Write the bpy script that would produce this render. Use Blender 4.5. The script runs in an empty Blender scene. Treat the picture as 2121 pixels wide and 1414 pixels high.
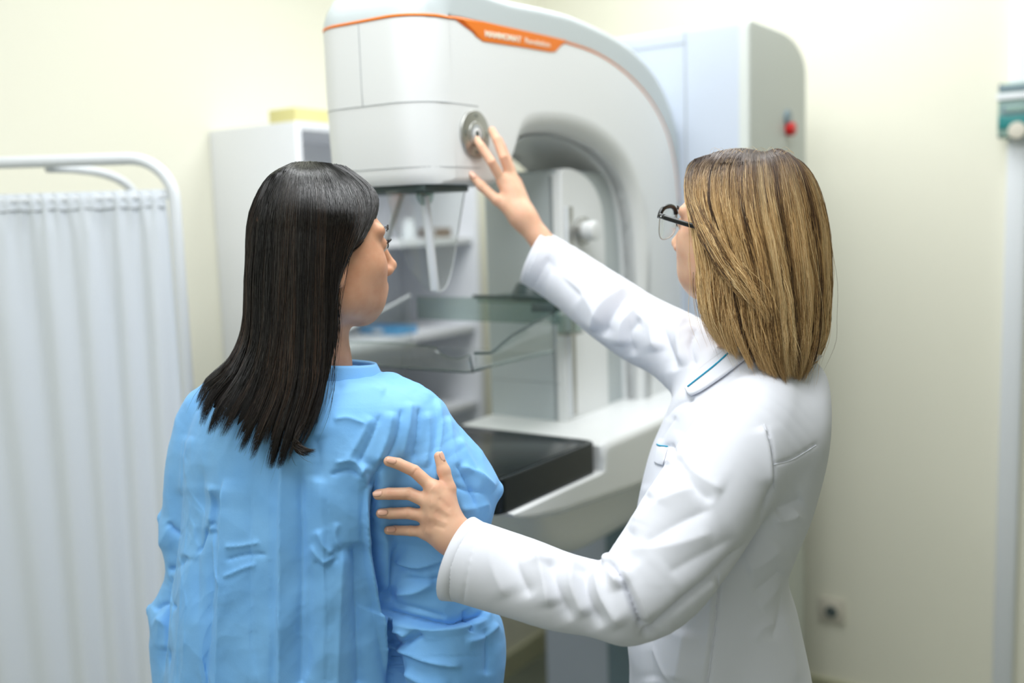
import bpy, bmesh, math, random
import numpy as np
from mathutils import Vector, Matrix
from mathutils.bvhtree import BVHTree
random.seed(7); RNG = np.random.default_rng(11)
SC = bpy.context.scene
COL = SC.collection
# ------------------------------------------------------------------ camera
W, H, F = 2121.0, 1414.0, 2062.0
CAMZ = 1.575
PITCH = math.atan(0.121); ROLL = math.radians(1.78)
fwd = np.array([0, math.cos(PITCH), -math.sin(PITCH)])
up0 = np.array([0, math.sin(PITCH), math.cos(PITCH)]); r0 = np.array([1.0, 0, 0])
RT = math.cos(ROLL)*r0 - math.sin(ROLL)*up0
UP = math.cos(ROLL)*up0 + math.sin(ROLL)*r0
CAM = np.array([0, 0, CAMZ])
def ray(px, py):
    d = fwd + RT*((px-W/2)/F) + UP*((H/2-py)/F)
    return d/np.linalg.norm(d)
def P(px, py, Y):                      # world point on the photo ray at world depth Y
    d = ray(px, py); return CAM + d*(Y/d[1])
def proj(V):                           # world points -> photo pixels (for measuring / sculpting)
    V = np.asarray(V, float) - CAM
    z = V@fwd
    return W/2 + F*(V@RT)/z, H/2 - F*(V@UP)/z
cam = bpy.data.cameras.new('camera'); co = bpy.data.objects.new('camera', cam); COL.objects.link(co)
m = Matrix((RT, UP, -fwd)).transposed().to_4x4(); m.translation = CAM; co.matrix_world = m
cam.sensor_width = 36; cam.lens = 36*F/W; cam.clip_start = .05
cam.dof.use_dof = True; cam.dof.focus_distance = 1.345; cam.dof.aperture_fstop = 1.7
SC.camera = co
SC.view_settings.view_transform = 'Standard'; SC.view_settings.look = 'None'; SC.view_settings.exposure = EXPO = -0.47; SC.view_settings.gamma = 1; SC.view_settings.use_curve_mapping = False
# ------------------------------------------------------------------ materials
def mat(name, col, rough=.5, metal=0, spec=.5, trans=0, ior=1.45, sss=0, bump=None, emit=None, coat=0, sheen=0, aniso=0, alpha=1, var=None):
    m = bpy.data.materials.new(name); m.use_nodes = True
    nt = m.node_tree; b = nt.nodes['Principled BSDF']
    b.inputs['Base Color'].default_value = (*col, 1)
    b.inputs['Roughness'].default_value = rough; b.inputs['Metallic'].default_value = metal
    b.inputs['Specular IOR Level'].default_value = spec; b.inputs['IOR'].default_value = ior
    b.inputs['Transmission Weight'].default_value = trans
    b.inputs['Coat Weight'].default_value = coat; b.inputs['Sheen Weight'].default_value = sheen
    b.inputs['Alpha'].default_value = alpha
    if sss:
        b.inputs['Subsurface Weight'].default_value = sss
        b.inputs['Subsurface Radius'].default_value = (1, .35, .2); b.inputs['Subsurface Scale'].default_value = .006
    if emit:
        b.inputs['Emission Color'].default_value = (*emit[0], 1); b.inputs['Emission Strength'].default_value = emit[1]
    tc = None
    if bump or var:
        tc = nt.nodes.new('ShaderNodeTexCoord')
    if bump:
        prev = None
        for (sc, st, dist) in bump:
            n = nt.nodes.new('ShaderNodeTexNoise'); n.inputs['Scale'].default_value = sc; n.inputs['Detail'].default_value = 4
            nt.links.new(tc.outputs['Object'], n.inputs['Vector'])
            bp = nt.nodes.new('ShaderNodeBump'); bp.inputs['Strength'].default_value = st; bp.inputs['Distance'].default_value = dist
            nt.links.new(n.outputs['Fac'], bp.inputs['Height'])
            if prev: nt.links.new(prev.outputs['Normal'], bp.inputs['Normal'])
            prev = bp
        nt.links.new(prev.outputs['Normal'], b.inputs['Normal'])
    if var:                            # (scale, colour2, lo, hi) mottled colour of the stuff itself
        n = nt.nodes.new('ShaderNodeTexNoise'); n.inputs['Scale'].default_value = var[0]; n.inputs['Detail'].default_value = 5
        nt.links.new(tc.outputs['Object'], n.inputs['Vector'])
        r = nt.nodes.new('ShaderNodeMapRange'); r.inputs['From Min'].default_value = var[2]; r.inputs['From Max'].default_value = var[3]
        nt.links.new(n.outputs['Fac'], r.inputs['Value'])
        mx = nt.nodes.new('ShaderNodeMix'); mx.data_type = 'RGBA'
        mx.inputs['A'].default_value = (*col, 1); mx.inputs['B'].default_value = (*var[1], 1)
        nt.links.new(r.outputs['Result'], mx.inputs['Factor']); nt.links.new(mx.outputs['Result'], b.inputs['Base Color'])
    return m
def clearmat(name, tint, fac=.10):
    m = bpy.data.materials.new(name); m.use_nodes = True; nt = m.node_tree; nt.nodes.clear()
    o = nt.nodes.new('ShaderNodeOutputMaterial'); t = nt.nodes.new('ShaderNodeBsdfTransparent'); g = nt.nodes.new('ShaderNodeBsdfGlossy')
    t.inputs['Color'].default_value = (*tint, 1); g.inputs['Roughness'].default_value = .06
    lw = nt.nodes.new('ShaderNodeLayerWeight'); f = nt.nodes.new('ShaderNodeMath'); f.operation = 'POWER'; f.inputs[1].default_value = 4; nt.links.new(lw.outputs['Facing'], f.inputs[0])
    f2 = nt.nodes.new('ShaderNodeMath'); f2.operation = 'MULTIPLY'; f2.inputs[1].default_value = .4; nt.links.new(f.outputs[0], f2.inputs[0]); f = f2
    tc = nt.nodes.new('ShaderNodeTexCoord'); n = nt.nodes.new('ShaderNodeTexNoise'); n.inputs['Scale'].default_value = 6
    b = nt.nodes.new('ShaderNodeBump'); b.inputs['Strength'].default_value = .05; b.inputs['Distance'].default_value = .001
    nt.links.new(tc.outputs['Object'], n.inputs['Vector']); nt.links.new(n.outputs['Fac'], b.inputs['Height']); nt.links.new(b.outputs['Normal'], g.inputs['Normal'])
    ad = nt.nodes.new('ShaderNodeMath'); ad.operation = 'ADD'; ad.inputs[1].default_value = fac; nt.links.new(f.outputs[0], ad.inputs[0])
    mx = nt.nodes.new('ShaderNodeMixShader'); nt.links.new(ad.outputs[0], mx.inputs[0]); nt.links.new(t.outputs[0], mx.inputs[1]); nt.links.new(g.outputs[0], mx.inputs[2])
    nt.links.new(mx.outputs[0], o.inputs[0]); return m
def s2l(r, g, b): return tuple(((c/255+.055)/1.055)**2.4 if c > 10 else c/255/12.92 for c in (r, g, b))
M = dict(
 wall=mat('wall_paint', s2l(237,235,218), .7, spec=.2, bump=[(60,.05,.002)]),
 wall2=mat('unseen_wall_grey', s2l(178,180,168), .7, spec=.2, bump=[(60,.05,.002)]),  # grey given to the unseen walls to cut bounced light
 ceil=mat('ceiling_paint', (.85,.85,.83), .8, spec=.2, bump=[(40,.05,.002)]),
 floor=mat('floor_vinyl', s2l(120,126,112), .35, var=(8, s2l(112,118,106), .4,.6)),
 base=mat('baseboard_vinyl', s2l(190,190,160), .5, var=(30, s2l(182,182,152), .3,.7)),
 shell=mat('machine_white', s2l(238,240,240), .32, spec=.4, bump=[(300,.02,.0005)]),
 grey=mat('machine_grey', s2l(196,204,206), .38, spec=.4, bump=[(300,.02,.0005)]),
 tower=mat('tower_grey', s2l(183,192,205), .4, spec=.4, bump=[(300,.02,.0005)]),
 towerside=mat('tower_side_grey', s2l(196,201,196), .45, spec=.4, bump=[(300,.02,.0005)]),
 orange=mat('orange_film', s2l(240,125,20), .4, bump=[(200,.02,.0003)]),
 label=mat('label_white', s2l(250,235,215), .5, bump=[(200,.02,.0003)]),
 black=mat('carbon_black', (.003,.007,.010), .16, spec=.4, var=(500,(.005,.011,.015),.4,.6)),
 tray=mat('detector_top', (.012,.015,.016), .22, spec=.4, var=(300,(.016,.02,.02),.4,.6)),
 dark=mat('dark_plastic', s2l(70,85,85), .4, bump=[(200,.03,.0004)]),
 seam=mat('seam_grey', s2l(165,170,172), .6, bump=[(200,.03,.0004)]),
 metal=mat('brushed_metal', (.45,.45,.43), .35, metal=.9, bump=[(400,.05,.0003)]),
 chrome=mat('dial_metal', (.5,.5,.48), .25, metal=.8, bump=[(90,.08,.0006)]),
 clear=clearmat('clear_acrylic', (.95,.965,.96), .07),
 smoky=clearmat('smoky_acrylic', (.70,.77,.75), .05),
 red=mat('red_button', s2l(200,25,25), .3, bump=[(200,.03,.0004)]),
 cab=mat('cabinet_white', s2l(236,238,242), .4, bump=[(150,.02,.0003)]),
 tube=mat('white_tube', s2l(232,236,240), .35, bump=[(150,.02,.0003)]),
 curtain=mat('curtain_cloth', s2l(228,234,242), .85, spec=.2, sheen=.2, bump=[(700,.12,.0006)]),
 teal=mat('teal_plastic', s2l(40,130,130), .4, bump=[(200,.03,.0004)]),
 tealg=mat('grey_green_plastic', s2l(140,170,160), .4, bump=[(200,.03,.0004)]),
 slate=mat('slate_plastic', s2l(120,140,150), .4, bump=[(200,.03,.0004)]),
 socket=mat('socket_plastic', s2l(215,210,195), .4, bump=[(200,.03,.0004)]),
 yellow=mat('yellow_card', s2l(222,214,150), .6, bump=[(200,.03,.0004)]),
 brown=mat('brown_plastic', s2l(120,100,85), .5, bump=[(200,.03,.0004)]),
 bluep=mat('blue_plastic', s2l(90,165,215), .4, bump=[(200,.03,.0004)]),
 skinP=mat('skin_warm', s2l(216,164,132), .45, spec=.4, sss=.25, bump=[(420,.08,.0006)], var=(45,s2l(206,150,118),.4,.7)),
 skinD=mat('skin_fair', s2l(228,184,154), .45, spec=.4, sss=.25, bump=[(420,.08,.0006)], var=(45,s2l(222,170,142),.4,.7)),
 nail=mat('nail', s2l(236,186,162), .25, spec=.5, bump=[(200,.02,.0002)]),
 lip=mat('lip', s2l(196,108,98), .4, bump=[(200,.05,.0003)]),
 eye=mat('eye_white', (.75,.74,.72), .15, bump=[(200,.01,.0001)]),
 iris=mat('iris', (.04,.025,.015), .1, bump=[(200,.01,.0001)]),
 lash=mat('lash', (.01,.008,.006), .6, bump=[(200,.01,.0001)]),
 gown=mat('gown_blue', s2l(132,193,247), .62, spec=.3, sheen=.1, bump=[(28,.25,.004),(900,.25,.0006)], var=(14, s2l(122,185,244),.35,.7)),
 coat=mat('coat_white', s2l(222,224,232), .75, spec=.25, sheen=.1, bump=[(1400,.15,.0004)]),
 piping=mat('piping_blue', s2l(40,160,195), .6, bump=[(500,.1,.0003)]),
 frame=mat('glasses_black', (.006,.008,.008), .22, bump=[(200,.01,.0001)]),
 lens=clearmat('lens_glass', (.98,.99,.985), .0),
 trouser=mat('trouser_cloth', s2l(225,228,235), .8, bump=[(700,.1,.0005)]),
)
# ------------------------------------------------------------------ helpers
def link(name, me, m, parent=None, smooth=True, ang=None):
    o = bpy.data.objects.new(name, me); COL.objects.link(o)
    if m is not None: me.materials.append(M[m] if isinstance(m, str) else m)
    if smooth and len(me.polygons): me.polygons.foreach_set('use_smooth', [True]*len(me.polygons))
    if ang and smooth: me.set_sharp_from_angle(angle=math.radians(ang))
    if parent: o.parent = parent
    return o
def pym(verts, faces):
    me = bpy.data.meshes.new('m'); me.from_pydata([tuple(map(float, v)) for v in verts], [], [tuple(map(int, f)) for f in faces]); me.update(); return me
def fromnp(V, Q):                       # V (n,3), Q (m,k)
    me = bpy.data.meshes.new('m'); k = Q.shape[1]
    me.vertices.add(len(V)); me.vertices.foreach_set('co', V.astype(np.float32).ravel())
    me.loops.add(Q.size); me.loops.foreach_set('vertex_index', Q.astype(np.int32).ravel())
    me.polygons.add(len(Q)); me.polygons.foreach_set('loop_start', (np.arange(len(Q))*k).astype(np.int32))
    me.update(calc_edges=True); me.validate(); return me
def bm2me(bm):
    bmesh.ops.recalc_face_normals(bm, faces=bm.faces)
    me = bpy.data.meshes.new('m'); bm.to_mesh(me); bm.free(); return me
def box(bm, lo, hi, bev=0, seg=2):
    lo = Vector(lo); hi = Vector(hi); c = (lo+hi)/2; s = hi-lo
    r = bmesh.ops.create_cube(bm, size=1, matrix=Matrix.Translation(c) @ Matrix.Diagonal((*s, 1)))
    if bev:
        es = list({e for v in r['verts'] for e in v.link_edges})
        bmesh.ops.bevel(bm, geom=es, offset=bev, segments=seg, affect='EDGES', profile=.5)
def boxo(name, lo, hi, m, parent=None, bev=0, seg=2):
    bm = bmesh.new(); box(bm, lo, hi, bev, seg); return link(name, bm2me(bm), m, parent, ang=40)
def cyl(bm, p0, p1, ra, rb=None, n=24, bev=0):
    p0 = Vector(p0); p1 = Vector(p1); d = p1-p0; rb = ra if rb is None else rb
    mt = Matrix.Translation((p0+p1)/2) @ d.to_track_quat('Z', 'Y').to_matrix().to_4x4()
    r = bmesh.ops.create_cone(bm, cap_ends=True, segments=n, radius1=ra, radius2=rb, depth=d.length, matrix=mt)
    if bev:
        es = list({e for v in r['verts'] for e in v.link_edges if len([f for f in e.link_faces if len(f.verts) > 4]) == 1})
        bmesh.ops.bevel(bm, geom=es, offset=bev, segments=3, affect='EDGES', profile=.5)
def catmull(pts, n):
    pts = np.asarray(pts, float); k = len(pts)
    t = np.linspace(0, k-1, n); i = np.minimum(t.astype(int), k-2); f = (t-i)[:, None]
    g = lambda j: pts[np.clip(j, 0, k-1)]
    p0, p1, p2, p3 = g(i-1), g(i), g(i+1), g(i+2)
    return .5*((2*p1)+(-p0+p2)*f+(2*p0-5*p1+4*p2-p3)*f*f+(-p0+3*p1-3*p2+p3)*f**3)
def tube(pts, r, n=10, closed=False):
    """mesh of a tube through pts, radius r (number or list)"""
    pts = np.asarray(pts, float); k = len(pts); rr = np.full(k, r) if np.isscalar(r) else np.asarray(r)
    T = np.gradient(pts, axis=0)
    if closed: T = np.roll(pts, -1, 0)-np.roll(pts, 1, 0)
    T /= np.linalg.norm(T, axis=1)[:, None]+1e-12
    a = np.array([0, 0, 1.]) if abs(T[0][2]) < .9 else np.array([1., 0, 0])
    N = np.cross(T[0], a); N /= np.linalg.norm(N); V = []
    for i in range(k):
        N = N-T[i]*(N@T[i]); N /= np.linalg.norm(N)+1e-12; B = np.cross(T[i], N)
        for j in range(n):
            an = 2*math.pi*j/n; V.append(pts[i]+rr[i]*(math.cos(an)*N+math.sin(an)*B))
    Fc = []
    for i in range(k if closed else k-1):
        i2 = (i+1) % k
        for j in range(n):
            Fc.append((i*n+j, i*n+(j+1) % n, i2*n+(j+1) % n, i2*n+j))
    if not closed: Fc.append(tuple(range(n))[::-1]); Fc.append(tuple((k-1)*n+j for j in range(n)))
    return V, Fc
def tubeo(name, pts, r, m, parent=None, n=10, closed=False):
    return link(name, pym(*tube(pts, r, n, closed)), m, parent)
def join(meshes):                       # list of (V,F) lists
    V = []; Fc = []
    for v, f in meshes:
        o = len(V); V += [tuple(x) for x in v]; Fc += [tuple(i+o for i in q) for q in f]
    return V, Fc
def empty(name, loc=(0,0,0), rz=0):
    o = bpy.data.objects.new(name, None); COL.objects.link(o); o.location = loc; o.rotation_euler = (0, 0, rz); o.empty_display_size = .1; return o
def tag(o, label=None, cat=None, group=None, kind=None):
    if label: o['label'] = label
    if cat: o['category'] = cat
    if group: o['group'] = group
    if kind: o['kind'] = kind
    return o
# ------------------------------------------------------------------ machine frame
AZ = math.radians(34.5)
bx_ = np.array([math.sin(AZ), math.cos(AZ), 0]); by_ = np.array([-math.cos(AZ), math.sin(AZ), 0])
O = P(880, 300, 1.70); O[2] = 0
RZ = math.atan2(bx_[1], bx_[0])
def w2l(p): d = np.asarray(p)-O; return np.array([d@bx_, d@by_, p[2]])
def l2w(x, y, z): return O + x*bx_ + y*by_ + np.array([0, 0, z])
def onY(px, py, y=0.0):                 # ray x plane y_l = y  -> local point
    d = ray(px, py); c = CAM-O; t = (y-c@by_)/(d@by_); return w2l(CAM+t*d)
def onX(px, py, x=0.0):
    d = ray(px, py); c = CAM-O; t = (x-c@bx_)/(d@bx_); return w2l(CAM+t*d)
def onZ(px, py, z):
    d = ray(px, py); t = (z-CAM[2])/d[2]; return w2l(CAM+t*d)
# ------------------------------------------------------------------ room
def _yl():
    k = onZ(610, 250, 1.845); best = None
    for d in np.linspace(.2, .8, 121):
        px, py = proj(l2w(k[0], k[1]+d, 1.845)[None])
        if best is None or abs(px[0]-432) < best[0]: best = (abs(px[0]-432), k[1]+d)
    return best[1]
def plane(name, pts, m):
    o = link(name, pym(pts, [tuple(range(len(pts)))]), m, smooth=False); tag(o, kind='structure'); return o
XB, XF, YR, ZC = 1.71, -3.2, -2.6, 2.75
YL = _yl()     # back wall, left wall, behind camera, right wall
def slab(name, lo, hi, m):
    bm = bmesh.new(); box(bm, lo, hi); o = link(name, bm2me(bm), m, smooth=False)
    o.location = O; o.rotation_euler = (0, 0, RZ); tag(o, kind='structure'); return o
slab('floor', (XF-.1, YR-.1, -.1), (XB+.1, YL+.1, 0), 'floor')
slab('ceiling', (XF-.1, YR-.1, ZC), (XB+.1, YL+.1, ZC+.1), 'ceil')
slab('wall_back', (XB, YR-.1, 0), (XB+.1, YL+.1, ZC), 'wall')
slab('wall_left', (XF-.1, YL, 0), (XB, YL+.1, ZC), 'wall')
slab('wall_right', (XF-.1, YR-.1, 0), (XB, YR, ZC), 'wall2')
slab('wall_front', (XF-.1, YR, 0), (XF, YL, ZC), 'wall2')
slab('baseboard_back', (XB-.012, YR, 0), (XB, YL, .10), 'base')
slab('baseboard_left', (XF, YL-.012, 0), (XB-.012, YL, .10), 'base')
slab('baseboard_right', (XF, YR, 0), (XB-.012, YR+.012, .10), 'base')
# ceiling light panels
def lamp(x, y, sx, sy, power, col=(.945, .975, 1.0)):
    e = empty('ceiling_light', l2w(x, y, ZC), RZ)
    bm = bmesh.new()
    for lo, hi in (((-sx/2-.02, -sy/2-.02, -.03), (sx/2+.02, -sy/2, 0)), ((-sx/2-.02, sy/2, -.03), (sx/2+.02, sy/2+.02, 0)),
                   ((-sx/2-.02, -sy/2, -.03), (-sx/2, sy/2, 0)), ((sx/2, -sy/2, -.03), (sx/2+.02, sy/2, 0))): box(bm, lo, hi)
    link('light_frame', bm2me(bm), 'tube', e, smooth=False)
    d = boxo('diffuser', (-sx/2, -sy/2, -.02), (sx/2, sy/2, -.005), mat('diffuser', (.9, .9, .88), .6, emit=((1, .98, .94), 1.5)), e)
    L = bpy.data.lights.new('ceiling_lamp', 'AREA'); L.shape = 'RECTANGLE'; L.size = sx; L.size_y = sy; L.energy = power; L.color = col
    lo = bpy.data.objects.new('ceiling_lamp', L); COL.objects.link(lo); lo.parent = e; lo.location = (0, 0, -.04)
    return e
tag(lamp(1.0, -.2, .6, 1.2, 20), 'white flat ceiling light panel over the machine', 'ceiling light')
tag(lamp(-.42, -.45, 1.2, .9, 33), 'white flat ceiling light panel above the two women', 'ceiling light')
tag(lamp(-1.9, .2, 1.2, .6, 17), 'white flat ceiling light panel behind the viewer', 'ceiling light')
tag(lamp(.25, .30, .6, .6, 9), 'small white ceiling light panel added to brighten the storage cabinet', 'ceiling light')  # extra panel put in to light the cabinet shelves from the front
# soft frontal fill added behind the camera, with no window there
wl = bpy.data.lights.new('front_fill_light', 'AREA'); wl.shape = 'RECTANGLE'; wl.size = 2.2; wl.size_y = 1.6; wl.energy = 26; wl.color = (.93, .97, 1)
wo = bpy.data.objects.new('front_fill_light', wl); COL.objects.link(wo)
wp = l2w(XF+.06, -.9, 1.7); wo.location = wp
wo.rotation_euler = Vector(l2w(0, -.5, 1.3)-wp).to_track_quat('-Z', 'Y').to_euler()
wld = bpy.data.worlds.new('world'); SC.world = wld; wld.use_nodes = True
wld.node_tree.nodes['Background'].inputs['Color'].default_value = (.9, .95, 1, 1)
wld.node_tree.nodes['Background'].inputs['Strength'].default_value = .6
# ------------------------------------------------------------------ mammography machine
machine = empty('mammography_machine', O, RZ)
tag(machine, 'large white and grey breast imaging machine with orange band, curved arm and tower', 'medical machine')
def soft(name, pts, rad, y0, y1, m, parent, n=7, ang=50, res=None, ysl=(), warp=None):
    """closed x-z outline pts extruded y0..y1 with rounded rims; rad: number or per-point list"""
    pts = np.asarray(pts, float); k = len(pts)
    rad = np.full(k, rad, float) if np.isscalar(rad) else np.asarray(rad, float)
    if res:                              # resample
        Pp = []; Rr = []
        for i in range(k):
            a, b = pts[i], pts[(i+1) % k]; L = np.linalg.norm(b-a); s = max(1, int(L/res))
            for j in range(s): Pp.append(a+(b-a)*j/s); Rr.append(rad[i]+(rad[(i+1) % k]-rad[i])*j/s)
        pts = np.array(Pp); rad = np.array(Rr); k = len(pts)
    area = .5*np.sum(pts[:, 0]*np.roll(pts[:, 1], -1)-np.roll(pts[:, 0], -1)*pts[:, 1])
    T = np.roll(pts, -1, 0)-np.roll(pts, 1, 0); T /= np.linalg.norm(T, axis=1)[:, None]+1e-12
    N = np.stack([-T[:, 1], T[:, 0]], 1)*(1 if area > 0 else -1)      # inward
    V = []; rows = []
    ring = pts+N*(rad*1.0+.0025)[:, None]; rows.append(0); V += [(ring[i][0], y0, ring[i][1]) for i in range(k)]
    for side in (0, 1):
        if side:
            for ye in ysl: rows.append(len(V)); V += [(pts[i][0], ye, pts[i][1]) for i in range(k)]
        for q in range(n):
            a = math.pi/2*q/(n-1)
            if side: a = math.pi/2-a
            ins = rad*(1-math.sin(a)); dep = rad*(1-math.cos(a))
            ring = pts+N*ins[:, None]; y = (y0+dep) if not side else (y1-dep)
            rows.append(len(V)); V += [(ring[i][0], y[i], ring[i][1]) for i in range(k)]
    ring = pts+N*(rad*1.0+.0025)[:, None]; rows.append(len(V)); V += [(ring[i][0], y1, ring[i][1]) for i in range(k)]
    if warp: V = [warp(*v) for v in V]
    Fc = []
    for a, b in zip(rows[:-1], rows[1:]):
        for i in range(k): Fc.append((a+i, a+(i+1) % k, b+(i+1) % k, b+i))
    Fc.append(tuple(rows[0]+i for i in range(k))); Fc.append(tuple(rows[-1]+i for i in range(k))[::-1])
    bm = bmesh.new(); vs = [bm.verts.new(v) for v in V]
    for f in Fc: bm.faces.new([vs[i] for i in f])
    bmesh.ops.triangulate(bm, faces=[f for f in bm.faces if len(f.verts) > 4])
    me = bm2me(bm); return link(name, me, m, parent, ang=ang)
Y2 = lambda px, py, y=0.0: (lambda q: (q[0], q[2]))(onY(px, py, y))
HW = .265; RF = .075; XM = .15
def plan(y):                             # x of the rounded front corner at depth y
    y = min(max(y, 0), HW); r = RF
    if y < r: return r-math.sqrt(max(0, r*r-(r-y)**2))
    if y > HW-r: return r-math.sqrt(max(0, r*r-(r-(HW-y))**2))
    return 0
def warp(x, y, z):
    p = plan(y)
    return (p+x*(1-p/XM), y, z) if x < XM else (x, y, z)
def inv(q):
    q = np.array(q, float); return np.array([q[0] if q[0] >= XM else max(0, (q[0]-RF)*2), q[1]])
YSL = sorted([RF*(1-math.cos(a)) for a in np.linspace(0.65, math.pi/2, 9)]+[HW-RF*(1-math.cos(a)) for a in np.linspace(0.65, math.pi/2, 9)])
stripe = catmull([inv(p) for p in (Y2(915,31), Y2(950,36), Y2(1000,47), Y2(1085,66), Y2(1170,86), Y2(1240,112), Y2(1300,154), Y2(1348,208), Y2(1380,270), Y2(1398,340), Y2(1407,420))], 60)
stripe[0][0] = 0
outer = catmull([inv(p) for p in (Y2(1000,-20), Y2(1060,0), Y2(1130,15), Y2(1200,36), Y2(1290,82), Y2(1350,138), Y2(1388,208), Y2(1408,290), Y2(1414,400), Y2(1415,440))], 60)
xb = outer[-1][0]
inner = catmull([inv(p) for p in (Y2(1003,386), Y2(1035,378), Y2(1058,358), Y2(1066,325), Y2(1084,294), Y2(1122,279), Y2(1180,281), Y2(1240,304), Y2(1285,346), Y2(1310,400), Y2(1322,470), Y2(1327,560))], 50)
xi = inner[-1][0]
zb = onX(800, 384, .0)[2]
z0 = stripe[0][1]
body = [(0.016, zb)] + [(x, zb) for x in np.linspace(.03, inner[0][0]-.02, 7)] + list(inner) + [(xi, z_) for z_ in np.linspace(1.3, 1.05, 5)] + [(xb, z_) for z_ in np.linspace(1.05, 1.3, 5)] + list(stripe[::-1])
body += [(0, z0-.05), (0, z0-.12), (.003, zb+.10), (.008, zb+.02), (.011, zb+.006)]
body = np.array(body)
ds = lambda p: np.min(np.linalg.norm(stripe-np.array(p), axis=1))
di = lambda p: np.min(np.linalg.norm(inner-np.array(p), axis=1))
rad = np.array([.003 if ds(p) < .003 else (.045 if (di(p) < .02 and p[0] > .3) or abs(p[0]-xi) < .002 else .012) for p in body])
for _ in range(3): rad = (rad+np.roll(rad, 1)+np.roll(rad, -1))/3
carm = soft('c_arm', body, rad, 0, HW, 'shell', machine, ysl=YSL, warp=warp)
cov = [tuple(p) for p in stripe] + [tuple(p) for p in outer[::-1]] + [(.06, outer[0][1]+.004), (.035, z0+.055), (.012, z0+.03), (.003, z0+.012)]
crad = np.array([.003 if ds(p) < .006 else .016 for p in cov])
cover = soft('top_cover', cov, crad, 0, HW, 'grey', machine, ysl=YSL, warp=warp)
# thin orange stripe along the joint, running round the rounded front
wd = np.interp(np.arange(60), [0, 8, 20, 30, 59], [.0042, .0055, .004, .0022, .0016])
Ts = np.gradient(stripe, axis=0); Ts /= np.linalg.norm(Ts, axis=1)[:, None]; Nn = np.stack([Ts[:, 1], -Ts[:, 0]], 1)
if Nn[0][1] > 0: Nn = -Nn
lo_ = stripe+Nn*wd[:, None]; V = []
for s_, l_ in zip(stripe[::-1], lo_[::-1]):
    a_ = warp(s_[0], 0, s_[1]); b_ = warp(max(l_[0], 0), 0, l_[1]); V += [(a_[0], -.001, a_[2]+.0004), (b_[0], -.001, b_[2])]
for a in np.linspace(0, math.pi/2, 14)[1:]:
    V += [(RF*(1-math.sin(a))-math.sin(a)*.001, RF*(1-math.cos(a))-math.cos(a)*.001, z0+.0004-q_) for q_ in (0, .0046)]
for y in np.linspace(.08, HW-RF, 10): V += [(-.001, y, z0+.0004), (-.001, y, z0-.0042)]
for a in np.linspace(math.pi/2, 0, 12)[1:]:
    V += [(RF*(1-math.sin(a))-math.sin(a)*.001, HW-RF*(1-math.cos(a))+math.cos(a)*.001, z0+.0004-q_) for q_ in (0, .0046)]
Fc = [(2*i, 2*i+2, 2*i+3, 2*i+1) for i in range(len(V)//2-1)]
st = link('orange_stripe', pym(V, Fc), 'orange', machine); so = st.modifiers.new('s', 'SOLIDIFY'); so.thickness = .0008
# label plate on the side of the arm
lab = [Y2(944,38), Y2(958,44), Y2(972,58), Y2(986,76), Y2(1000,86), Y2(1075,97), Y2(1140,108), Y2(1150,107), Y2(1158,98), Y2(1172,84), Y2(1130,74), Y2(1085,64), Y2(1000,45)]
lb = soft('orange_label', lab, .0004, -.0012, .002, 'orange', machine, n=3)
tc = bpy.data.curves.new('t', 'FONT'); tc.body = 'MAMMOMAT'; tc.size = .0125; tc.offset = .0006; tc.extrude = .0002
tc2 = bpy.data.curves.new('t', 'FONT'); tc2.body = 'Revelation'; tc2.size = .0125; tc2.offset = .0002; tc2.extrude = .0002
dg = bpy.context.evaluated_depsgraph_get()
pA, pB = onY(1003, 75), onY(1138, 98)
for cu, s0, wid in ((tc, 0, .535), (tc2, .59, .41)):
    to = bpy.data.objects.new('tt', cu); COL.objects.link(to); bpy.context.view_layer.update()
    me = bpy.data.meshes.new_from_object(to.evaluated_get(bpy.context.evaluated_depsgraph_get()))
    bpy.data.objects.remove(to)
    n = len(me.vertices); c = np.empty(n*3, np.float32); me.vertices.foreach_get('co', c); c = c.reshape(-1, 3)
    L = np.linalg.norm(pB-pA); e1 = (pB-pA)/L; e3 = np.array([0, -1., 0]); e2 = np.cross(e3, e1)
    sx = wid*L/c[:, 0].max(); sy = .0125/ .0125
    Vv = pA + e1*(s0*L) + np.outer(c[:, 0]*sx, e1) + np.outer(c[:, 1]*1.15, e2) + np.outer(c[:, 2]*1+.0018, e3)
    me.vertices.foreach_set('co', Vv.astype(np.float32).ravel()); me.update(); me.materials.clear()
    link('lettering', me, 'label', lb, smooth=False)
# seams on the head (thin grooves drawn as slim inlays following the rounded front)
def frontseam(name, z_of, y_a, y_b, r=.0007, xside=.10):
    pts = []
    if xside:
        for x in np.linspace(xside, .075, 5): pts.append((x, -.0, z_of(x, 0)))
        for a in np.linspace(0, math.pi/2, 12)[1:]:
            x = .075*(1-math.sin(a)); y = .075*(1-math.cos(a)); pts.append((x, y, z_of(x, y)))
    for y in np.linspace(.08, HW-.075, 8): pts.append((0, y, z_of(0, y)))
    for a in np.linspace(math.pi/2, .1, 8)[1:]:
        x = .075*(1-math.sin(a)); y = HW-.075*(1-math.cos(a)); pts.append((x, y, z_of(x, y)))
    return tubeo(name, pts, r, 'seam', carm, n=6)
zA = onY(960, 216)[2]; zB = onY(960, 346)[2]
xf = lambda z: float(np.interp(z, [zb, zb+.02, zb+.10, z0-.12], [.012, .008, .003, 0]))
def sf(zz):
    def f(x, y): return zz
    return f
s1 = frontseam('panel_seam', sf(zA), 0, HW, xside=.155); s2 = frontseam('panel_seam', sf(zB), 0, HW, xside=.15)
for o_, zz in ((s1, zA), (s2, zB)):
    for v in o_.data.vertices: v.co.x += xf(v.co.z)-.0006
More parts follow.
